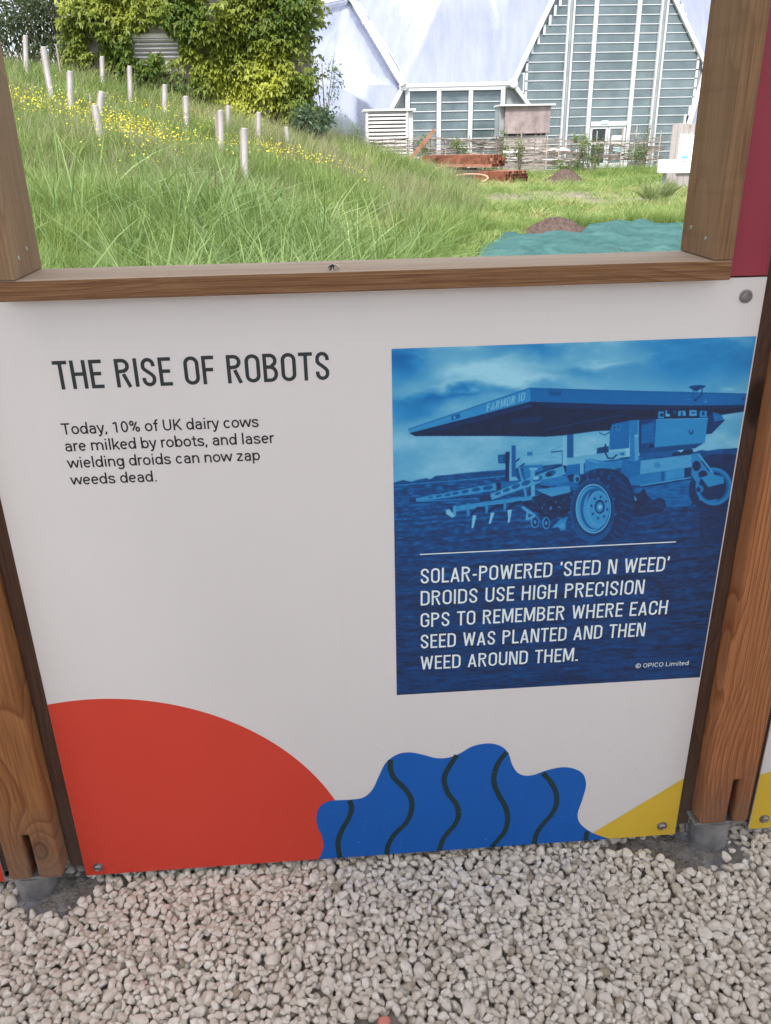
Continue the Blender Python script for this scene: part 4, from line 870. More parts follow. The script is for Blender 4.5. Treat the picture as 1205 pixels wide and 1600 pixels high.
bt = scatter('buttercups', np.stack([A, B, height(A, B)+g.uniform(.30, .47, n)], 1), np.stack([g.normal(.5, .35, n), g.normal(0, .4, n), g.uniform(0, 6, n)], 1), np.repeat(g.uniform(.6, 1.0, n)[:, None], 3, 1), np.zeros(n, int), np.ones(n), [bc], ('drifts of small yellow buttercups on the grassy bank', 'flowers'))

# ------------------------------------------------------------------ tree guards on the bank
t = NT('guard_plastic'); v = t.coords(); t.base(t.ramp(t.noise(v, 9, 4), [(.3, (.40, .365, .365)), (.7, (.52, .485, .49))])); t.rough(.55); M_guard = t.m
M_stake = plain('grey_stake', (.30, .26, .22), .9)
guards = [
 (40,55,41,86,18.5,.085,'slender tree guard, highest and leftmost on the bank beside the window jamb'),
 (68,73,76,121,15.5,.09,'leaning tree guard near the top left of the bank'),
 (109,72,110,94,21.0,.08,'short far tree guard below the dark shrubs'),
 (110,111,111,168,14.6,.09,'tall upright tree guard in the upper left meadow'),
 (160,88,160.5,111,19.5,.085,'tree guard against the bare grey wall patch'),
 (203,103,204,136,18.5,.085,'tree guard below the left end of the white shutter'),
 (160,143,155,186,14.2,.105,'tree guard tilted right, behind its leaning neighbour'),
 (149,164,158,224,12.0,.09,'tree guard tilted left at the edge of the buttercups'),
 (207,204,208,246,12.8,.09,'squat tree guard in front of the thickest buttercups'),
 (258,132,258,160,17.5,.09,'tree guard beneath the right end of the white shutter'),
 (290.5,150,292,183,16.0,.09,'tree guard in the middle of the bank near the ivy foot'),
 (345,172,346,216,14.2,.09,'tree guard with a stake close behind it, mid bank'),
 (357,165,357,189,17.0,.08,'small tree guard peeping out behind the mid-bank guard'),
 (382,200,383,250,11.7,.09,'nearest tall tree guard on the lower bank'),
 (404.5,175,405,211,16.0,.075,'thin tree guard at the foot of the ivy'),
 (447.5,198,450,231,16.5,.075,'rightmost tree guard on the bank by the dark bush')]
for i, (xt, yt, xb, yb, Yd, dia, lb) in enumerate(guards):
    tp = at(xt, yt, Yd); bt_ = at(xb, yb, Yd); dr = (tp-bt_).normalized()
    hb = float(height(bt_.x, Yd)); 
    L_ = max(.3, (tp.z-hb+.03)/dr.z); b0 = tp-dr*L_
    e_ = empty('tree_guard', b0, lb, 'tree guard', 'pale plastic tree guards on the bank')
    mb = MB(); z = dr; x_ = Vector((1, 0, 0)); y_ = z.cross(x_).normalized(); x_ = y_.cross(z); m_ = Matrix((x_, y_, z)).transposed().to_4x4(); m_.translation = b0
    r_ = dia/2; mb.lathe([(r_, 0), (r_*.96, L_*.5), (r_, L_-.012), (r_*1.07, L_), (r_*.93, L_), (r_*.9, L_-.1), (r_*.9, L_-.3)], 14, m_); mb.f = mb.f[:-2]
    obj('tube', mb, M_guard, e_, smooth=True)
    obj('stake', MB().beam(b0+Vector((-r_*1.25, .02, 0)), b0+Vector((-r_*1.25, .02, 0))+dr*(L_*.98), .022, .022), M_stake, e_)
for xt, yt, xb, yb, Yd, lb in ((87.6,69,88,104,19,'thin bare stake between two guards at the top of the bank'), (140,146,140,172,15,'thin bare stake left of the tilted pair of guards'), (336,178,337,198,15,'thin bare stake left of the mid-bank guard')):
    tp = at(xt, yt, Yd); b0 = Vector((tp.x, tp.y, float(height(tp.x, tp.y))-.03)); tag(obj('bare_stake', MB().beam(b0, tp, .03, .03), M_stake, None, loc=b0), lb, 'stake', 'bare stakes on the bank')

# ------------------------------------------------------------------ foliage
def leaves_mesh(name, P, N, size, mat, parent, palm=1, droop=.8, seed=0, tint=None, stuff=True, aspect=.42):
    """P leaf points, N outward directions; each leaf is palm leaflets, folded along the midrib"""
    g = np.random.default_rng(seed); n = len(P); V = []; F = []; T = []
    down = np.array([0, 0, -1.]); sz = size*g.uniform(.6, 1.25, n)
    for l in range(palm):
        sp = (l-(palm-1)/2)*(.62 if palm > 1 else 0)
        t_ = N+droop*down[None]*g.uniform(.5, 1.3, (n, 1))+g.normal(0, .28, (n, 3)); t_ /= np.linalg.norm(t_, axis=1)[:, None]
        side = np.cross(t_, N+g.normal(0, .25, (n, 3))); side /= np.linalg.norm(side, axis=1)[:, None]+1e-9
        d = t_*math.cos(sp)+side*math.sin(sp); s2 = np.cross(d, np.cross(side, d)); s2 = side-(side*d).sum(1)[:, None]*d; s2 /= np.linalg.norm(s2, axis=1)[:, None]+1e-9
        up = np.cross(d, s2); L_ = sz*(1-.18*abs(l-(palm-1)/2)); w_ = L_*aspect
        b = len(V) and sum(len(x) for x in V); p0 = P; p1 = P+d*(L_*.5)[:, None]+s2*(w_*.5)[:, None]-up*(w_*.12)[:, None]; p2 = P+d*L_[:, None]-np.array([0, 0, 1.])*(L_*.18)[:, None]; p3 = P+d*(L_*.5)[:, None]-s2*(w_*.5)[:, None]-up*(w_*.12)[:, None]
        V.append(np.stack([p0, p1, p2, p3], 1).reshape(-1, 3)); q = np.arange(n)*4+(b or 0); F.append(np.stack([q, q+1, q+2, q, q+2, q+3], 1).reshape(-1, 3))
        tt = (tint if tint is not None else np.full(n, .5))+g.normal(0, .10, n); T.append(np.repeat(np.clip(tt, 0, 1), 4))
    V = np.concatenate(V); F = np.concatenate(F); T = np.concatenate(T)
    if parent is not None: V = V-np.array(parent.location)
    o = mesh_np(name, V, F, mat, attrs={'tint': ('FLOAT', T)}, parent=parent)
    if stuff: o['kind'] = 'stuff'
    return o
M_ivy = leafmat('creeper_leaf', (.05, .10, .02), (.44, .46, .07), .35)
M_shrub = leafmat('dark_shrub_leaf', (.030, .050, .022), (.105, .135, .060), .3)
M_bush = leafmat('blue_green_leaf', (.035, .065, .035), (.12, .18, .10), .3)
M_weed = leafmat('weed_leaf', (.07, .12, .035), (.20, .27, .09), .35)
M_bark = mottled('bark', (.10, .075, .055), (.22, .18, .15), 14, .95, .5, .02)
M_wall = mottled('rendered_wall', (.30, .27, .26), (.48, .44, .43), 5, .9, .3, .01)
# creeper-covered building
YB = 21.0
bL = at(106, 60, YB).x; bR = at(486, 100, YB).x; bt2 = 7.4
bld = empty('creeper_clad_building', ((bL+bR)/2, YB+2.5, .6), 'building smothered in yellow-green creeper at the top of the bank', 'building')
obj('wall', MB().box((bL, YB, .3), (bR, YB+5, bt2)), M_wall, bld); obj('roof', MB().box((bL-.2, YB-.2, bt2+.003), (bR+.2, YB+5.2, bt2+.25)), M_conc, bld)
sa = at(203, 52, YB-.14); sb = at(285, 96, YB-.14)
M_sh = plain('shutter_white', (.72, .70, .71), .5)
zs0, zs1 = sb.z, at(210, 60, YB-.14).z
sh = obj('shutter_frame', MB().box((sa.x, YB-.12, zs0-.25), (sb.x, YB-.003, zs0+.02)).box((sa.x-.02, YB-.15, zs1), (sb.x+.04, YB-.003, zs1+.09)), M_sh, bld)
nz_ = 5
for k in range(nz_):
    z = zs0+.04+(zs1-zs0-.04)*k/nz_; mm = Matrix.Translation((0, YB-.09, z+.03))@Matrix.Rotation(R(-28), 4, 'X'); obj('slat', MB().box((sa.x+.01, -.05, -.006), (sb.x-.01, .05, .028), mm), M_sh, bld)
obj('concrete_panel', MB().box((sa.x, YB-.05, zs1+.1), (sb.x, YB-.004, zs1+.75)), mottled('pale_render', (.42, .39, .38), (.55, .51, .50), 3, .9, .1), bld)
g = np.random.default_rng(5)
n = 24000; A = g.uniform(bL-.4, bR+.55, n); zb = g.uniform(0, 7.6, n)
bulge = .12+.40*vnoise(A, zb, 1.5, 3)+.32*vnoise(A, zb, 4.2, 6)+.35*smooth((A-bR+1.9)/1.6)*(1.0-.7*smooth((A-bR-.05)/.5))
pxa, pya = proj(A, np.full(n, YB-.2), zb)
keep = zb > height(A, np.full(n, YB-.5))-.1
keep &= ~((pxa > 206) & (pxa < 283) & (pya > 41+(pxa-206)*.10-8*np.sin(pxa*.11)) & (pya < 93-10*np.clip(np.sin(pxa*.16), 0, 1)))
keep &= ~((np.abs(pxa-150-.25*(pya-75)) < 9+5*np.sin(pya*.2)) & (pya > 48) & (pya < 104)); keep &= ~((np.abs(pxa-334) < 5+2*np.sin(pya*.4)) & (pya < 34))
keep &= (pxa < 492+9*np.sin(pya*.075)+7*np.sin(pya*.23+1)+g.exponential(5, n)) & (pxa > 98+6*np.sin(pya*.3))
keep &= ~((pya > 205) & (pxa > 455)); keep &= ~((vnoise(A, zb, 2.1, 11) < .17) & (g.random(n) < .8))
A, zb, bulge, pxa, pya = A[keep], zb[keep], bulge[keep], pxa[keep], pya[keep]; n = A.size
dep_ = g.uniform(.25, 1.0, n); yy = YB-bulge*dep_; endc = smooth((A-bR+.1)/.4); yy = yy+endc*g.uniform(0, 1.5, n)
N = np.stack([.25*g.standard_normal(n)+endc*.8, -np.ones(n), .15*g.standard_normal(n)+.2], 1); N /= np.linalg.norm(N, axis=1)[:, None]
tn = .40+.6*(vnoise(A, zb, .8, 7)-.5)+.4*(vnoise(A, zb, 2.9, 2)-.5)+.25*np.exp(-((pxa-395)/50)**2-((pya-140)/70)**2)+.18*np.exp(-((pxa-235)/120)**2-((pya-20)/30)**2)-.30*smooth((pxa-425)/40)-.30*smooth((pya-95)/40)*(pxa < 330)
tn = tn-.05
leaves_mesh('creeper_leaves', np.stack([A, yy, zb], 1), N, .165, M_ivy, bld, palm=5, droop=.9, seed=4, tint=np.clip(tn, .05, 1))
# looser shrubs
def bush(name, c, r, n, leaf, mat, label, cat, seed, nstem=9, tint=.45, group=None, palm=1, aspect=.45, droop=.3, trunk='stem', crown='crown', base=None):
    g = np.random.default_rng(seed); bz_ = base if base is not None else float(height(c[0], c[1]))-.05
    e_ = empty(name, (c[0], c[1], bz_), label, cat, group)
    mb = MB()
    tips = []
    for k in range(nstem):
        a = g.uniform(0, 6.28); rr_ = g.uniform(.25, .9); tip = Vector((c[0]+r[0]*rr_*math.cos(a), c[1]+r[1]*rr_*math.sin(a), c[2]+r[2]*g.uniform(.1, .85))); b0 = Vector((c[0]+g.normal(0, .06)*r[0], c[1], bz_))
        mid = (b0+tip)/2+Vector((g.normal(0, .08), g.normal(0, .08), .1))*r[0]; mb.tube([b0, mid, tip], .012+.02*r[2]/2, 5, .004); tips.append(tip)
    obj(trunk, mb, M_bark, e_)
    # clumps
    nc = max(5, n//90); cc = []
    for k in range(nc):
        d = g.standard_normal(3); d /= np.linalg.norm(d); q = g.random()**.4; cc.append(np.array(c)+d*q*np.array(r)*.86)
    cc = np.array(cc); ci_ = g.integers(0, nc, n); sg = .26*np.array(r)*(1 if nc > 8 else 1.3); Pp = cc[ci_]+g.standard_normal((n, 3))*sg*g.uniform(.4, 1, (n, 1))
    k_ = Pp[:, 2] > bz_+.02; Pp = Pp[k_]; ci_ = ci_[k_]; N = Pp-np.array(c); N /= np.linalg.norm(N, axis=1)[:, None]+1e-9; N += g.normal(0, .5, N.shape); N /= np.linalg.norm(N, axis=1)[:, None]
    ct = g.normal(0, .14, nc)[ci_]; leaves_mesh(crown, Pp, N, leaf, mat, e_, palm, droop, seed, np.clip(tint+ct, 0, 1), aspect=aspect); return e_
def at_ground(px, py, Y): p = at(px, py, Y); return (p.x, p.y, p.z)
bush('dark_shrub', at_ground(30, 18, 23), (1.6, 1.3, 1.3), 5200, .10, M_shrub, 'dark grey-green shrub filling the top left corner of the window', 'shrub', 61, 12, .5)
bush('dark_shrub', at_ground(85, 42, 22), (1.0, .9, .95), 3200, .10, M_shrub, 'dark shrub between the corner shrub and the creeper', 'shrub', 62, 10, .35)
bush('dark_shrub', at_ground(95, -20, 23.5), (1.7, 1.2, 1.4), 4200, .10, M_shrub, 'dark shrub rising above the left end of the creeper', 'shrub', 63, 10, .4)
bush('dark_shrub', at_ground(-60, 10, 22), (1.8, 1.4, 1.7), 4200, .10, M_shrub, 'dark shrub beyond the left window jamb', 'shrub', 64, 10, .4)
bush('leafy_bush', at_ground(487, 196, 19.8), (.42, .4, .50), 1500, .11, M_bush, 'blue-green bush at the foot of the creeper by the dome', 'bush', 65, 8, .45)
bush('twiggy_shrub', at_ground(505, 120, 20.4), (.45, .4, .75), 380, .07, M_bush, 'sparse twiggy growth against the dome beside the creeper', 'shrub', 66, 5, .6)

# ------------------------------------------------------------------ the dome
YD = 37.5
t = NT('inflated_foil'); v = t.coords(); f = t.noise(v, .35, 5, .6, .4); st_ = t.noise(t.coords((2.2, 2.2, .18)), 1.2, 4, .6)
dfc = t.mix(t.ramp(st_, [(.35, 0.), (.7, .7)]), (.11, .13, .20), (.22, .235, .31)); df = t.n('ShaderNodeBsdfDiffuse'); t.l(dfc, df.inputs[0])
gs = t.n('ShaderNodeBsdfGlossy'); gs.inputs[0].default_value = (.88, .90, 1, 1); t.l(t.ramp(f, [(.3, .10), (.7, .24)]), gs.inputs['Roughness'])
b_ = t.n('ShaderNodeBump'); b_.inputs['Strength'].default_value = .45; b_.inputs['Distance'].default_value = .3; t.l(t.math('ADD', t.noise(v, .26, 2, .45, .7), t.math('MULTIPLY', t.noise(t.coords((1.6, 1.6, .14)), .9, 2, .5), .22)), b_.inputs['Height']); t.l(b_.outputs[0], gs.inputs['Normal'])
m_x = t.n('ShaderNodeMixShader'); m_x.inputs[0].default_value = .33; t.l(df.outputs[0], m_x.inputs[1]); t.l(gs.outputs[0], m_x.inputs[2]); t.l(m_x.outputs[0], t.out.inputs[0])
M_foil = t.m
M_frame = plain('dome_white_steel', (.74, .74, .76), .4)
M_alu = plain('white_aluminium', (.56, .58, .60), .4)
M_infill = mottled('grey_infill_sheet', (.24, .26, .28), (.34, .36, .38), 2, .5, 0)
dome = empty('dome_greenhouse', (at(850, 200, YD).x, YD, 0), 'pale foil-covered dome greenhouse with louvred glass gable and doors', 'greenhouse')
def pillow(pts, bulge, n=14):
    P = [Vector(p) for p in pts]; c = sum(P, Vector())/len(P); nrm = Vector()
    for i in range(len(P)): nrm += (P[i]-c).cross(P[(i+1) % len(P)]-c)
    nrm.normalize()
    if nrm.y > 0: nrm = -nrm
    ring = []
    for i in range(len(P)):
        for k in range(10): ring.append(P[i].lerp(P[(i+1) % len(P)], k/10))
    m_ = len(ring); mb = MB(); mb.v.append(tuple(c+nrm*bulge))
    for j in range(1, n+1):
        s = j/n
        for p in ring: mb.v.append(tuple(c.lerp(p, s)+nrm*bulge*(1-s**2.2)))
    for k in range(m_): mb.f.append((0, 1+k, 1+(k+1) % m_))
    for j in range(n-1):
        for k in range(m_): a = 1+j*m_+k; b = 1+j*m_+(k+1) % m_; mb.f.append((a, a+m_, b+m_, b))
    return mb
nA = at(630, 135, YD); nB = at(800, 131, YD); nC = at(547, -4, YD+2.4); nE = at(868, -13, YD); nE2 = at(912, -105, YD); nG = at(1101, 104, YD); nF2 = at(1002, -105, YD)
nT1 = at(590, -330, YD+9); nT2 = at(860, -330, YD+8); nL1 = at(462, 14, YD+3.6); nL2 = at(430, 150, YD+2.5); nL3 = at(470, 262, YD+1.5); nA2 = at(606, 180, YD-.2); nA3 = at(598, 262, YD-.3)
nB2 = at(826, 166, YD-.1); nG2 = at(1068, 214, YD-.1); nR1 = at(1190, 60, YD+3); nR2 = at(1160, -220, YD+6); nLL = at(330, -40, YD+7); nLT = at(430, -300, YD+10)
for nm, pts, b in (('centre', [nA, nB, nE, nE2, nT2, nT1, nC], 1.1), ('left', [nA, nC, nL1, nL2, nL3, nA3, nA2], .9), ('top', [nC, nT1, nLT, nLL, nL1], 1.0), ('right', [nG, nF2, nR2, nR1], .6), ('rightlow', [nG, nR1, at(1210, 240, YD+2), at(1075, 265, YD), nG2], .5), ('crown', [nE2, nF2, nR2, at(1000, -330, YD+8), nT2], .9)):
    obj('foil_pillow', pillow(pts, b), M_foil, dome, smooth=True)
for a, b, wd in ((nA, nB, .22), (nA, nC, .36), (nC, nL1, .3), (nC, nT1, .3), (nB, nE, .26), (nE, nE2, .26), (nE2, nF2, .26), (nF2, nG, .26), (nG, nG2, .24), (nA, nA2, .24), (nA2, nA3, .2), (nB, nB2, .22), (nL1, nL2, .2), (nE2, nT2, .26), (nG, nR1, .24)):
    d = Vector((0, -.18 if abs(a.y-b.y) < .5 else -.42, 0)); obj('frame_member', MB().beam(a+d, b+d, wd*.68, .2, up=(0, 1, 0)), M_frame, dome, bevel=.03)
for p in (nA, nB, nC, nG): obj('frame_node', MB().lathe([(.0001, -.15), (.16, -.15), (.2, 0), (.16, .15), (.0001, .17)], 12, Matrix.Translation(p+Vector((0, -.22, 0)))@Matrix.Rotation(R(90), 4, 'X')), M_frame, dome)
# glass louvres
t = NT('louvre_glass'); v = t.coords(); g1 = t.noise(v, 1.1, 5, .6)
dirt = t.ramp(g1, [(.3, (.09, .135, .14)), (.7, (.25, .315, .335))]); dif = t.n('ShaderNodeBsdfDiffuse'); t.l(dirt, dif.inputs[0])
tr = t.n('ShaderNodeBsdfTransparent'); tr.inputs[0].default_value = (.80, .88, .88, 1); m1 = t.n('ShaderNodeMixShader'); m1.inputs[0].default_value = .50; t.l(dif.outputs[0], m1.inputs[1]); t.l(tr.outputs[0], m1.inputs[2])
gl = t.n('ShaderNodeBsdfGlossy'); gl.inputs['Roughness'].default_value = .12; gl.inputs[0].default_value = (.9, .95, 1, 1); fr = t.n('ShaderNodeFresnel'); fr.inputs[0].default_value = 1.5; m2 = t.n('ShaderNodeMixShader')
ad = t.math('ADD', fr.outputs[0], .02); t.l(ad, m2.inputs[0]); t.l(m1.outputs[0], m2.inputs[1]); t.l(gl.outputs[0], m2.inputs[2]); t.l(m2.outputs[0], t.out.inputs[0]); M_glass = t.m
xp = lambda px, y=110: at(px, y, YD).x
zp = lambda py, x=950: at(x, py, YD).z
rows = [zp(y) for y in (-91.5, -77.2, -62.9, -48.6, -34.3, -20, -5.5, 8.8, 24, 38.8, 53, 67.5, 82, 96, 111, 125, 140, 154, 168, 182, 196, 210, 224, 238, 252, 263)]
colx = [xp(822), xp(885), xp(923), xp(988), xp(1026), xp(1087)]
lefts = [898, 891, 884, 880, 874, 868+4, 868, 861, 854, 846, 838, 829]+[822]*14
rights = [1012, 1018, 1024, 1030, 1036, 1042, 1046, 1053, 1059, 1066, 1074, 1080]+[1087]*6+[1083, 1077, 1071]+[1064]*5
YG = YD-.12
for r_ in range(len(rows)-1):
    z1_, z0_ = rows[r_], rows[r_+1]; xl = xp(lefts[r_]); xr = xp(rights[r_])
    for c_ in range(5):
        a, b = max(colx[c_], xl), min(colx[c_+1], xr)
        if c_ == 0: a = xl
        if c_ == 4: b = xr
        if b-a < .12: continue
        if c_ == 2 and z0_ < zp(197): continue
        mm = Matrix.Translation((0, YG, z0_))@Matrix.Rotation(R(-3), 4, 'X')
        pn = obj('glass_pane', MB().box((a+.05, -.006, -.02), (b-.05, .006, z1_-z0_+.015), mm), M_glass, dome)
        obj('pane_edge', MB().box((a+.04, -.018, -.012), (b-.04, -.008, .016), mm), M_alu, dome)
    for xx in (xl, xr): obj('stepped_frame', MB().box((xx-.05, YG-.05, z0_-.02), (xx+.05, YG+.03, z1_+.02)), M_alu, dome)
for i, (c_, wd) in enumerate(((colx[1], .30), (colx[2], .16), (colx[3], .16), (colx[4], .30))):
    if wd > .25:
        for q in (-.11, .11): obj('mullion', MB().box((c_+q-.035, YG-.16, 0), (c_+q+.035, YG+.10, nE2.z-.1)), M_alu, dome)
        obj('mullion_web', MB().box((c_-.062, YG-.06, 0), (c_+.062, YG+.04, nE2.z-.1)), M_infill, dome)
    else: obj('mullion', MB().box((c_-wd/2, YG-.12, 0), (c_+wd/2, YG+.08, nE2.z-.1)), M_alu, dome)
    for k in range(24): pass
# grey sheet behind the stepped edges
obj('infill_sheet', MB().add([nB+Vector((0, .02, 0)), nE+Vector((0, .02, 0)), nE2+Vector((0, .02, 0)), Vector((xp(897), YD+.02, nE2.z)), Vector((xp(868), YD+.02, zp(8))), Vector((xp(829), YD+.02, zp(82))), Vector((xp(822), YD+.02, 0)), Vector((xp(800), YD+.02, 0))], [tuple(range(8))]), M_infill, dome)
obj('infill_sheet', MB().add([nG+Vector((0, .02, 0)), nF2+Vector((0, .02, 0)), Vector((xp(1012), YD+.02, nF2.z)), Vector((xp(1046), YD+.02, zp(8))), Vector((xp(1087), YD+.02, zp(96))), Vector((xp(1087), YD+.02, zp(168))), Vector((xp(1064), YD+.02, 0)), Vector((xp(1100), YD+.02, 0))], [tuple(range(8))]), M_infill, dome)
# small side window left of the gable glass
x0_, x1_, z0_, z1_ = xp(807), xp(819), zp(143), zp(112); mb = MB(); mb.box((x0_, YG-.05, z0_), (x0_+.06, YG, z1_)).box((x1_-.06, YG-.05, z0_), (x1_, YG, z1_)).box((x0_+.06, YG-.05, z0_), (x1_-.06, YG, z0_+.06)).box((x0_+.06, YG-.05, z1_-.06), (x1_-.06, YG, z1_)); obj('side_vent_frame', mb, M_alu, dome); obj('side_vent_pane', MB().box((x0_+.06, YG-.03, z0_+.06), (x1_-.06, YG-.02, z1_-.06)), M_glass, dome)
# doors
dx0, dx1, dzt = colx[2]+.12, colx[3]-.12, zp(196); mid_ = (dx0+dx1)/2
mb = MB(); mb.box((dx0, YG-.14, dzt-.02), (dx1, YG-.02, dzt+.16)); obj('door_header', mb, M_alu, dome)
for a, b in ((dx0, mid_-.01), (mid_+.01, dx1)):
    mb = MB(); mb.box((a, YG-.1, 0), (a+.09, YG-.04, dzt-.03)).box((b-.09, YG-.1, 0), (b, YG-.04, dzt-.03)).box((a+.09, YG-.1, dzt-.13), (b-.09, YG-.04, dzt-.03)).box((a+.09, YG-.1, .95), (b-.09, YG-.04, 1.05)).box((a+.09, YG-.1, 0), (b-.09, YG-.04, .2))
    dr_ = obj('door_leaf', mb, M_alu, dome); obj('door_glass', MB().box((a+.09, YG-.075, .2), (b-.09, YG-.065, dzt-.13)), M_glass if a > dx0 else plain('dark_door_glass', (.02, .03, .035), .15), dr_)
t_ = at(946, 190.5, YD-.3); obj('door_sign', MB().box((t_.x-.16, YG-.165, t_.z-.07), (t_.x+.14, YG-.142, t_.z+.06)), plain('pale_cyan_sign', (.55, .78, .80), .5), dome)
t_ = at(964, 214, YD-.3); obj('notice', MB().box((t_.x-.24, YG-.125, t_.z-.13), (t_.x+.22, YG-.102, t_.z+.06)), plain('notice_white', (.75, .80, .82), .5), dome)
t_ = at(966, 232, YD-.3); obj('notice', MB().box((t_.x-.20, YG-.125, t_.z-.12), (t_.x+.2, YG-.102, t_.z+.06)), plain('notice_blue', (.40, .62, .70), .5), dome)
# small left window
sx_ = [at(px, 180, YD).x for px in (636, 684.5, 733.5, 783)]; sy_ = [at(700, y, YD).z for y in (144.5, 160, 174, 188, 203, 217, 231, 245, 259)]
obj('infill_sheet', MB().add([nA+Vector((0, .03, 0)), nB+Vector((0, .03, 0)), nB2+Vector((0, .03, 0)), Vector((nB2.x, YD+.02, 0)), Vector((sx_[3], YD+.02, 0)), Vector((sx_[3], YD+.02, sy_[0])), Vector((sx_[0], YD+.02, sy_[0])), Vector((sx_[0], YD+.02, 0)), Vector((nA3.x, YD+.02, 0)), Vector((nA2.x, YD+.02, nA2.z))], [tuple(range(10))]), M_infill, dome)
for k, xx in enumerate(sx_): obj('mullion', MB().box((xx-.08, YG-.12, 0), (xx+.10, YG+.08, sy_[0]+.06)), M_alu, dome)
obj('window_head', MB().box((sx_[0]-.1, YG-.13, sy_[0]+.063), (sx_[3]+.1, YG+.05, sy_[0]+.20)), M_alu, dome)
for r_ in range(len(sy_)-1):
    for c_ in range(3):
        mm = Matrix.Translation((0, YG, sy_[r_+1]))@Matrix.Rotation(R(-5), 4, 'X'); a, b = sx_[c_]+.1, sx_[c_+1]-.1
        obj('glass_pane', MB().box((a, -.006, -.02), (b, .006, sy_[r_]-sy_[r_+1]+.015), mm), M_glass, dome); obj('pane_edge', MB().box((a, -.018, -.014), (b, -.008, .018), mm), M_alu, dome)
# inside: dark floor planting seen dimly through the glass
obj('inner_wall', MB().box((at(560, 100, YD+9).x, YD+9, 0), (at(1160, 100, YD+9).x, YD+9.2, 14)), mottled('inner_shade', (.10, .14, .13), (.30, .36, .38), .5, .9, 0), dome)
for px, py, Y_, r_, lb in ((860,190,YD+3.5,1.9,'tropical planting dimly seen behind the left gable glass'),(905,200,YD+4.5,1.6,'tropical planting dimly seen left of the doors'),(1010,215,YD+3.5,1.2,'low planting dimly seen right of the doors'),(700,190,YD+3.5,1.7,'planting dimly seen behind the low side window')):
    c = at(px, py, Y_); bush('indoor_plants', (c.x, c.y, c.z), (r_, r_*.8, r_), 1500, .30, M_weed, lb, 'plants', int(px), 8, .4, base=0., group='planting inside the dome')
c = at(1058, 175, YD+1.6); tag(obj('pale_column', MB().lathe([(.0001, 0), (.19, 0), (.19, c.z+.5), (.0001, c.z+.5)], 20, Matrix.Translation((c.x, c.y, 0))), plain('column_pale', (.62, .64, .66), .6), None, loc=(c.x, c.y, 0)), 'pale round column standing inside the gable glass', 'column')

# ------------------------------------------------------------------ boxes in front of the dome
Yv = 34.0; a = at(573, 174, Yv); b = at(636, 216, Yv); vx0, vx1, vz1 = a.x, b.x, a.z
vb = empty('ventilation_unit', ((vx0+vx1)/2, Yv, 0), 'white slatted ventilation unit left of the low dome window', 'ventilation unit')
obj('casing', MB().box((vx0, Yv+.06, 0), (vx1+.24, Yv+1.4, vz1-.01)), plain('casing_white', (.66, .65, .64), .5), vb); obj('lid', MB().box((vx0-.12, Yv-.1, vz1), (vx1+.34, Yv+1.5, vz1+.07)), M_frame, vb)
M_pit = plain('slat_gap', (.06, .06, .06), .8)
obj('louvre_back', MB().box((vx0+.06, Yv+.045, .3), (vx1-.06, Yv+.058, vz1-.08)), M_pit, vb)
k = 0; z = vz1-.14
while z > .35: obj('slat', MB().box((vx0, -.03, -.035), (vx1, .03, .035), Matrix.Translation((0, Yv, z))@Matrix.Rotation(R(-30), 4, 'X')), M_sh, vb); z -= .135
for xx in (vx0, vx1): obj('corner_post', MB().box((xx-.04, Yv-.05, 0), (xx+.05, Yv+.04, vz1-.003)), M_sh, vb)
Yc = 33.0; a = at(790, 166, Yc); b = at(859, 208, Yc); cb = empty('grey_cabinet', ((a.x+b.x)/2, Yc, 0), 'weathered pinkish-grey cabinet with overhanging lid beside the gable glass', 'cabinet')
M_cab = mottled('weathered_panel', (.22, .17, .165), (.36, .30, .29), 2.4, .9, .2); M_blk2 = mottled('block_base', (.28, .25, .24), (.40, .37, .35), 2, .9, .2)
obj('upper_case', MB().box((a.x, Yc, b.z), (b.x, Yc+1.1, a.z)), M_cab, cb, bevel=.01); obj('side_flank', MB().box((a.x-.18, Yc+.15, b.z-.1), (a.x-.004, Yc+1.1, a.z-.01)), M_infill, cb); obj('lid', MB().box((a.x-.22, Yc-.12, a.z+.003), (b.x+.14, Yc+1.2, a.z+.06)), M_sh, cb); obj('lower_case', MB().box((a.x+.02, Yc+.1, 0), (b.x-.1, Yc+1.1, b.z-.07)), M_blk2, cb, bevel=.01); obj('shadow_gap', MB().box((a.x+.05, Yc+.14, b.z-.068), (b.x-.12, Yc+1.0, b.z-.002)), M_pit, cb)

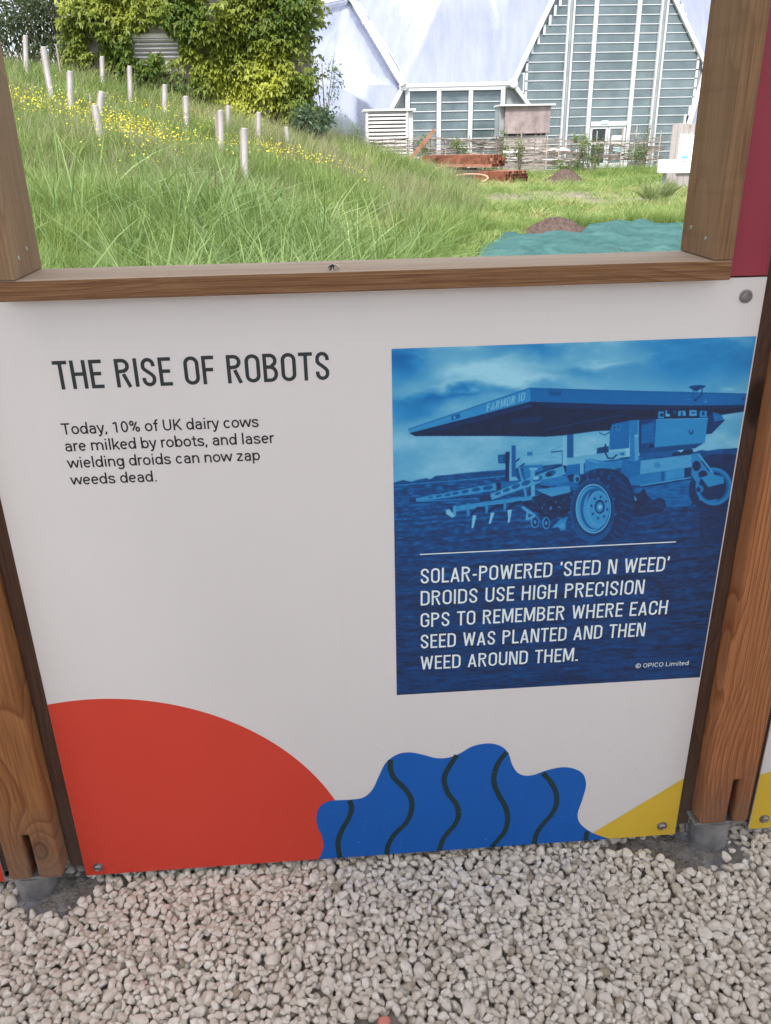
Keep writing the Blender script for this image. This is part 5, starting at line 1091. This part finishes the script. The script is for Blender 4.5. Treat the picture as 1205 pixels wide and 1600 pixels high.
# ------------------------------------------------------------------ woven fence
Yf = 31.0; M_rod = mottled('willow_rod', (.12, .09, .075), (.34, .28, .25), 3, .95, 0)
M_rod2 = mottled('willow_rod_pale', (.30, .25, .22), (.46, .41, .37), 3, .95, 0)
fx0, fx1 = at(528, 240, Yf).x, at(1039, 240, Yf).x; fe = empty('woven_fence', ((fx0+fx1)/2, Yf, 0), 'grey woven willow fence in front of the dome', 'fence')
g = np.random.default_rng(8); stx = np.arange(fx0+.2, fx1, .46)
for i, x in enumerate(stx):
    hgt = 1.25+.25*g.random()+(.15 if 895 < 500+x/32*1295 < 1000 else 0); obj('stake', MB().tube([(x, Yf, 0), (x+g.normal(0, .03), Yf+g.normal(0, .02), hgt)], .028, 6, .02), M_rod2 if i % 3 else M_rod, fe)
mb = MB(); mb2 = MB()
for k in range(34):
    z0 = .05+k*.036; ph = k % 2; nseg = g.integers(4, 7); cuts = np.sort(np.concatenate([[fx0, fx1], g.uniform(fx0, fx1, nseg)]))
    for a, b in zip(cuts[:-1], cuts[1:]):
        if b-a < .6 or g.random() < .12: continue
        pts = []; x = a
        while x < b:
            s = math.sin(math.pi*(x-fx0-.2)/.46+(math.pi if ph else 0)); pts.append((x, Yf+s*.045, z0+.03*math.sin(x*1.3+k*.5)+g.normal(0, .012)+.10*math.sin(x*.45))); x += .23
        if len(pts) > 2: (mb if g.random() < .6 else mb2).tube(pts, g.uniform(.008, .017), 4)
for kk, (m_, mt) in enumerate(((mb, M_rod), (mb2, M_rod2))): o = obj('woven_rods', m_, mt, fe); o['kind'] = 'stuff'
mb = MB()
for k in range(110):
    x = g.uniform(fx0, fx1); mb.tube([(x, Yf-.05, g.uniform(.9, 1.2)), (x+g.normal(0, .25), Yf-.08, g.uniform(1.2, 1.6))], .006, 4)
o = obj('loose_twigs', mb, M_rod, fe); o['kind'] = 'stuff'
# pale sacks and blocks stacked behind the fence
M_sack = mottled('pale_limestone_block', (.50, .48, .47), (.72, .70, .70), 2, .9, .3)
g = np.random.default_rng(15); bpx = [(800,250),(822,252),(846,251),(868,250),(800,238),(830,237),(858,238),(880,237),(893,250),(905,238),(600,250),(584,246),(618,252)]
desc = ['under the cabinet left corner', 'left of centre under the cabinet', 'under the cabinet right half', 'right of the cabinet base', 'upper, left of the cabinet base', 'upper, under the cabinet middle', 'upper, under the cabinet right edge', 'upper, right of the cabinet', 'between cabinet and doors, lower', 'between cabinet and doors, upper', 'below the ventilation unit, middle', 'below the ventilation unit, left', 'below the ventilation unit, right']
for (px, py), d_ in zip(bpx, desc):
    c = at(px, py, Yf+.9); o = stone(int(px), 2); o.name = 'limestone_block'; C.objects.link(o); o.location = (c.x, Yf+.8, max(.12, c.z)); o.scale = (.36, .22, .17); o.rotation_euler = (0, 0, g.uniform(-.3, .3)); o.data.materials.append(M_sack); tag(o, 'pale block behind the woven fence, '+d_, 'block', 'pale blocks behind the woven fence')
# climbing weeds and saplings along the fence
wl = [(560,212,.5,.75,260,.45,'tall dry weeds at the left end of the woven fence'),(545,222,.35,.3,200,.5,'low green weeds left of the ventilation unit'),(665,222,.3,.35,220,.75,'yellow-green sapling behind the leaning rusty bar'),(716,226,.4,.35,300,.6,'leafy weeds in front of the low dome window'),(785,226,.22,.55,220,.4,'climber on the fence left of the cabinet'),(812,228,.25,.4,220,.4,'climber on the fence below the cabinet'),(905,220,.25,.3,200,.75,'yellow-green sapling left of the dome doors'),(925,240,.6,.5,700,.45,'bushy green plant in front of the dome doors'),(890,256,.5,.2,400,.35,'low dark greenery behind the far soil mound'),(1000,235,.5,.6,420,.4,'loose grey-green weeds right of the doors'),(1010,215,.2,.7,90,.45,'tall thin sapling right of the dome doors')]
for k, (px, py, rw, rh, n, tn_, lb) in enumerate(wl):
    c = at(px, py, Yf-.35); bush('fence_plant', (c.x, c.y, max(rh*.8, c.z)), (rw, .25, rh), n, .085, M_weed, lb, 'plant', 300+k, 7, tn_, base=0., group='plants growing along the woven fence')

# ------------------------------------------------------------------ rusty steel stack, bar, loop
M_rust = mottled('rusty_steel', (.13, .045, .027), (.27, .10, .055), 6, .8, .3, .01); M_rust2 = mottled('pale_rust', (.26, .11, .07), (.38, .19, .13), 5, .8, .2)
def tube_sq(p, d, L_, w_, th=.007):
    d = Vector(d).normalized(); x = Vector((0, 0, 1)).cross(d).normalized(); y = d.cross(x); mb = MB(); vs = []
    for l in (0, L_):
        for rr_ in (w_/2, w_/2-th):
            for a, b in ((-1, -1), (1, -1), (1, 1), (-1, 1)): vs.append(Vector(p)+d*l+x*a*rr_+y*b*rr_)
    fs = []
    for k in range(4):
        k2 = (k+1) % 4; fs += [(k, k2, 8+k2, 8+k), (4+k2, 4+k, 12+k, 12+k2), (k, 4+k, 4+k2, k2), (8+k, 8+k2, 12+k2, 12+k)]
    return mb.add(vs, fs)
def bundle(px, py, Y_, nx_, nz_, w_, L_, d, lb, zoff=0.0, skew=0):
    p0 = at(px, py, Y_); p0.z = max(zoff, 0.03); e_ = empty('steel_tube_bundle', p0, lb, 'steel tubes', 'bundles of rusty steel tubes'); dv = Vector(d).normalized(); x = Vector((0, 0, 1)).cross(dv).normalized()
    for j in range(nz_):
        for i in range(nx_):
            if j == nz_-1 and i in (0, nx_-1) and nz_ > 3: continue
            q = p0+x*(-i*(w_+.004))+Vector((0, 0, (j+.5)*(w_+.003)))-dv*(random.uniform(0, .15))
            obj('steel_tube', tube_sq(q, dv, L_, w_), M_rust if (i+j) % 3 else M_rust2, e_)
bundle(763, 258, 26.3, 12, 4, .085, 2.4, (-.80, .55, 0), 'upper bundle of rusty square tubes on the grass by the woven fence', zoff=.48)
bundle(790, 277, 25.4, 13, 4, .085, 2.0, (-.70, .72, 0), 'lower bundle of rusty square tubes lying in front of the upper one', zoff=.02)
p = at(735, 262, 26.6); tag(obj('timber_bearer', MB().box((p.x-.9, 26.2, 0), (p.x+.5, 26.5, .40)).box((p.x-.9, 27.0, 0), (p.x+.3, 27.3, .44)), plain('dark_bearer', (.07, .06, .05), .9), None, loc=(p.x, 26.5, 0)), 'dark bearers propping the upper bundle of rusty tubes', 'bearer')
a = at(645, 244, 26.8); b = at(679, 203, 26.8); tag(obj('rusty_bar', MB().beam(a-(b-a)*.2, b, .11, .09, up=(0, 1, 0)), M_rust2, None, loc=a), 'rusty bar leaning up from the left end of the tubes', 'steel bar')
c = at(735, 270, 25.1); pts = [(c.x+.50*math.cos(t_)+.08*math.sin(2*t_), 25.0+.25*math.sin(t_), max(.03, .20+.13*math.sin(t_)+.0)) for t_ in np.linspace(-.6, math.pi+.9, 30)]
tag(obj('pipe_loop', MB().tube(pts, .026, 8), mottled('loop_orange', (.45, .22, .14), (.62, .40, .28), 8, .6, 0), None, loc=(c.x, 25.0, .1), smooth=True), 'curved pale orange pipe loop lying against the lower rusty tubes', 'pipe')

# ------------------------------------------------------------------ soil mounds, netting
t = NT('dark_soil'); v = t.coords(); t.base(t.ramp(t.noise(v, 16, 6, .7), [(.3, (.060, .042, .035)), (.62, (.14, .10, .085)), (.75, (.32, .25, .22))])); t.rough(.95); t.p.inputs['Specular IOR Level'].default_value = .1; t.bump(t.noise(v, 22, 6, .7), .9, .04); M_soil = t.m
def mound(c, rx, ry, h, lb, seed):
    n = 56; u = np.linspace(-1, 1, n); A, B = np.meshgrid(u, u); g = np.random.default_rng(seed); r = np.sqrt(A**2+B**2)
    nz = sum(np.sin(A*k*3+g.uniform(0, 6))*np.cos(B*k*3.3+g.uniform(0, 6))/k for k in (1, 2, 4, 8)); Zm = h*(1-smooth(r*1.02+.06*nz))**.8+.02*nz*(r < 1)+.012*g.standard_normal(A.shape)*(r < .95)-.02
    V = np.stack([(A*rx).ravel(), (B*ry).ravel(), Zm.ravel()], 1); i, j = np.meshgrid(np.arange(n-1), np.arange(n-1)); q = (j*n+i).ravel()
    o = mesh_np('soil_mound', V, np.stack([q, q+1, q+n+1, q+n], 1), M_soil, smooth=True); o.location = (c.x, c.y, -.01); tag(o, lb, 'soil mound')
mound(mound1, .78, .8, .42, 'small dark soil mound on the flat grass near the woven fence', 1)
mound(Vector((mound2.x+.0, mound2.y+.42, 0)), .62, .6, .24, 'near soil mound partly covered by the green netting', 2)
n1_, n2_ = 46, 30; V = []
bb = [(p.x, p.y) for p in NET]
# bare soil patch as its own low sheet
n = 40; u = np.linspace(-1, 1, n); A, B = np.meshgrid(u, u); r = np.sqrt(A**2+B**2); g = np.random.default_rng(4); nz = sum(np.sin(A*k*3+g.uniform(0, 6))*np.cos(B*k*3.3+g.uniform(0, 6))/k for k in (1, 2, 4))
Zm = .03+.015*g.random(A.shape)-.05*smooth((r+.14*nz-.75)/.25); V = np.stack([(A*2.6).ravel(), (B*2.6).ravel(), Zm.ravel()], 1); i, j = np.meshgrid(np.arange(n-1), np.arange(n-1)); q = (j*n+i).ravel()
o = mesh_np('bare_soil', V, np.stack([q, q+1, q+n+1, q+n], 1), mottled('dry_soil', (.12, .10, .07), (.27, .225, .18), 4, .95, .6, .03), smooth=True); o.location = (bare1.x, bare1.y+.3, 0); tag(o, 'patch of bare dry soil in the flat grass', 'bare soil', kind='structure')
# netting draped on the ground
t = NT('green_netting'); v = t.coords(); f = t.noise(v, 2.0, 5, .6, .6); wv = t.noise(t.coords((200, 40, 40)), 1, 2)
t.base(t.mix(t.ramp(f, [(.35, 0.), (.7, .8)]), (.018, .078, .074), (.062, .160, .146))); t.rough(.75); t.p.inputs['Specular IOR Level'].default_value = .25; cz = t.noise(t.coords((14, 3.0, 3), rot=(0, 0, .7)), 1.6, 5, .6, 1.2); cz2 = t.noise(t.coords((4, 16, 3), rot=(0, 0, .25)), 1.3, 4, .6, .8); t.bump(t.math('ADD', cz, cz2), .6, .05); M_net = t.m
def net_sheet(poly, nu, nv, seed, lift):
    a, b, c, d = [np.array((p.x, p.y)) for p in poly]; g = np.random.default_rng(seed); U, W_ = np.meshgrid(np.linspace(0, 1, nu), np.linspace(0, 1, nv)); Pn = (a*(1-U)[..., None]+b*U[..., None])*(1-W_)[..., None]+(d*(1-U)[..., None]+c*U[..., None])*W_[..., None]
    x, y = Pn[..., 0]+.05*np.sin(W_*9+seed), Pn[..., 1]+.06*np.sin(U*11+seed*2)+.04*np.sin(U*27)
    z = lift+.035+.012*np.sin(x*7+y*2.5+1.2*np.sin(y*3))+.008*np.sin(x*3-y*7+seed)+.007*np.sin(x*23+y*11+2*np.sin(y*5))+.006*np.sin(x*9-y*31)+.10*np.exp(-((x-mound2.x-.15)**2+(y-mound2.y-.2)**2)/.16)+.05*np.exp(-((x-y*.35-.2)*6)**2)
    z += .05*np.maximum(0, np.sin(x*4.2-y*3.1))**6
    fr = 1-smooth(np.minimum(np.minimum(U, 1-U), np.minimum(W_, 1-W_))/.06); z = z*(1-fr)+fr*.03
    V = np.stack([x.ravel(), y.ravel(), z.ravel()], 1); i, j = np.meshgrid(np.arange(nu-1), np.arange(nv-1)); q = (j*nu+i).ravel(); return V, np.stack([q, q+1, q+nu+1, q+nu], 1)
e_ = empty('green_netting', (NET[2].x, NET[0].y, 0), 'sheet of teal green netting spread on the ground behind the sill', 'netting')
V, F = net_sheet([NET[0], on_z(960, 410), on_z(946, 366), NET[1]], 70, 50, 1, 0); o = mesh_np('netting_sheet', V-np.array(e_.location), F, M_net, smooth=True, parent=e_); o.modifiers.new('thick', 'SOLIDIFY').thickness = .004
V, F = net_sheet([on_z(900, 412), on_z(1110, 412), on_z(1100, 350), on_z(915, 352)], 70, 50, 5, .012); o = mesh_np('netting_sheet', V-np.array(e_.location), F, M_net, smooth=True, parent=e_); o.modifiers.new('thick', 'SOLIDIFY').thickness = .004

# ------------------------------------------------------------------ plank hoarding with boards on the right
Yh = 20.5; M_pl = wood('weathered_planks', (.42, .38, .37), (.34, .30, .29), (.22, .19, .18), 'Z', ring=40, grain=.4, seed=4.4, weather=(.46, .43, .43))
h0 = at(1052, 193, Yh); ho = empty('plank_screen', (h0.x+.5, Yh, 0), 'weathered vertical plank screen at the right window jamb', 'screen')
x = h0.x
for k in range(9): obj('plank', MB().box((x, Yh, 0), (x+.135, Yh+.03, h0.z-.01*(k % 2)-.03*k*.0)), M_pl, ho, bevel=.004); x += .141
for z in (.35, h0.z-.35): obj('rail', MB().box((h0.x, Yh+.033, z), (x, Yh+.08, z+.08)), M_pl, ho)
a = at(1065, 211, Yh-.1); b = at(1090, 270, Yh-.1); sg = empty('white_notice_board', ((a.x+b.x)/2, Yh-.03, b.z), 'white notice board with cyan mark fixed to the plank screen', 'notice board'); M_w2 = plain('board_white', (.86, .86, .87), .5)
obj('board', MB().box((a.x, Yh-.05, b.z), (b.x+.2, Yh-.003, a.z)), M_w2, sg, bevel=.003); c = at(1067, 243, Yh-.1); d = at(1076.5, 252, Yh-.1); M_cy = plain('cyan_print', (.03, .55, .75), .5)
mb = MB()
for k in range(4): mb.box((c.x+.035*k, Yh-.054, c.z-.07-.008*(k % 2)), (c.x+.035*k+.027, Yh-.0505, c.z-.005*(k % 3)))
for k in range(3): mb.box((c.x+.045*k, Yh-.054, d.z-.01*k), (c.x+.045*k+.03, Yh-.0505, d.z+.03-.008*k))
obj('cyan_mark', mb, M_cy, sg)
a = at(1037, 250, Yh-.7); b = at(1059, 270, Yh-.7); wb = empty('white_box', ((a.x+b.x)/2, Yh-.5, 0), 'white box on a thin stand beside the plank screen', 'box'); obj('box_body', MB().box((a.x, Yh-.7, b.z), (b.x, Yh-.35, a.z)), M_w2, wb, bevel=.006); obj('stand', MB().box((a.x+.1, Yh-.55, 0), (a.x+.16, Yh-.49, b.z-.002)), M_infill, wb)
c = on_z(1022, 318); bush('reed_clump', (c.x, c.y, .12), (.30, .25, .12), 260, .42, leafmat('reed_leaf', (.16, .22, .08), (.36, .43, .20), .35), 'upright clump of long pale grass left of the plank screen', 'grass clump', 801, 1, 1.0, aspect=.022, droop=-2.6)

# ------------------------------------------------------------------ unseen roof and back wall, added to shape the light on the panels
rf = empty('added_shade_roof', (0, -1.4, 2.46), 'unseen timber roof added to shade the panel wall and gravel path', 'roof')
M_rb = wood('roof_boards', (.46, .36, .26), (.40, .29, .20), (.30, .20, .14), 'Y', ring=40, seed=6.0)
for k in range(13): x = -3.0+k*.5; obj('rafter', MB().box((x-.025, -2.55, 2.50), (x+.025, .30, 2.62)), M_rb, rf, bevel=.002)
t = NT('milky_roof_sheet'); t.base((.7, .7, .68)); t.rough(.5); tr = t.n('ShaderNodeBsdfTranslucent'); tr.inputs[0].default_value = (.80, .79, .78, 1); ms = t.n('ShaderNodeMixShader'); ms.inputs[0].default_value = .68; t.l(t.p.outputs[0], ms.inputs[1]); t.l(tr.outputs[0], ms.inputs[2]); t.l(ms.outputs[0], t.out.inputs[0])  # sheets of the added roof pass some light down to the gravel
for k in range(6): obj('roof_sheet', MB().box((-3.2+k*1.07, -2.6, 2.625), (-3.2+k*1.07+1.05, .34, 2.631)), t.m, rf)
bw = empty('added_light_wall', (0, -2.75, 0), 'unseen timber board wall added behind the visitor to cut low front light', 'wall')  # added wall out of view, its height set to limit frontal light
for k in range(34): obj('wall_board', MB().box((-3.2+k*.19, -2.78, 0), (-3.2+k*.19+.182, -2.755, 1.45)), M_rb, bw)
for y in (-2.40, .02): obj('beam', MB().box((-3.2, y-.04, 2.50-.142), (3.2, y+.04, 2.497)), M_rb, rf, bevel=.003)
for x, lb in ((-2.4, 'far left timber post carrying the added shade roof'), (2.4, 'far right timber post carrying the added shade roof')):
    tag(obj('added_roof_post', MB().box((x-.05, -2.45, 0), (x+.05, -2.35, 2.357)), M_rb, None, loc=(x, -2.4, 0), bevel=.004), lb, 'post', 'added shade roof posts')
bpy.context.view_layer.update()
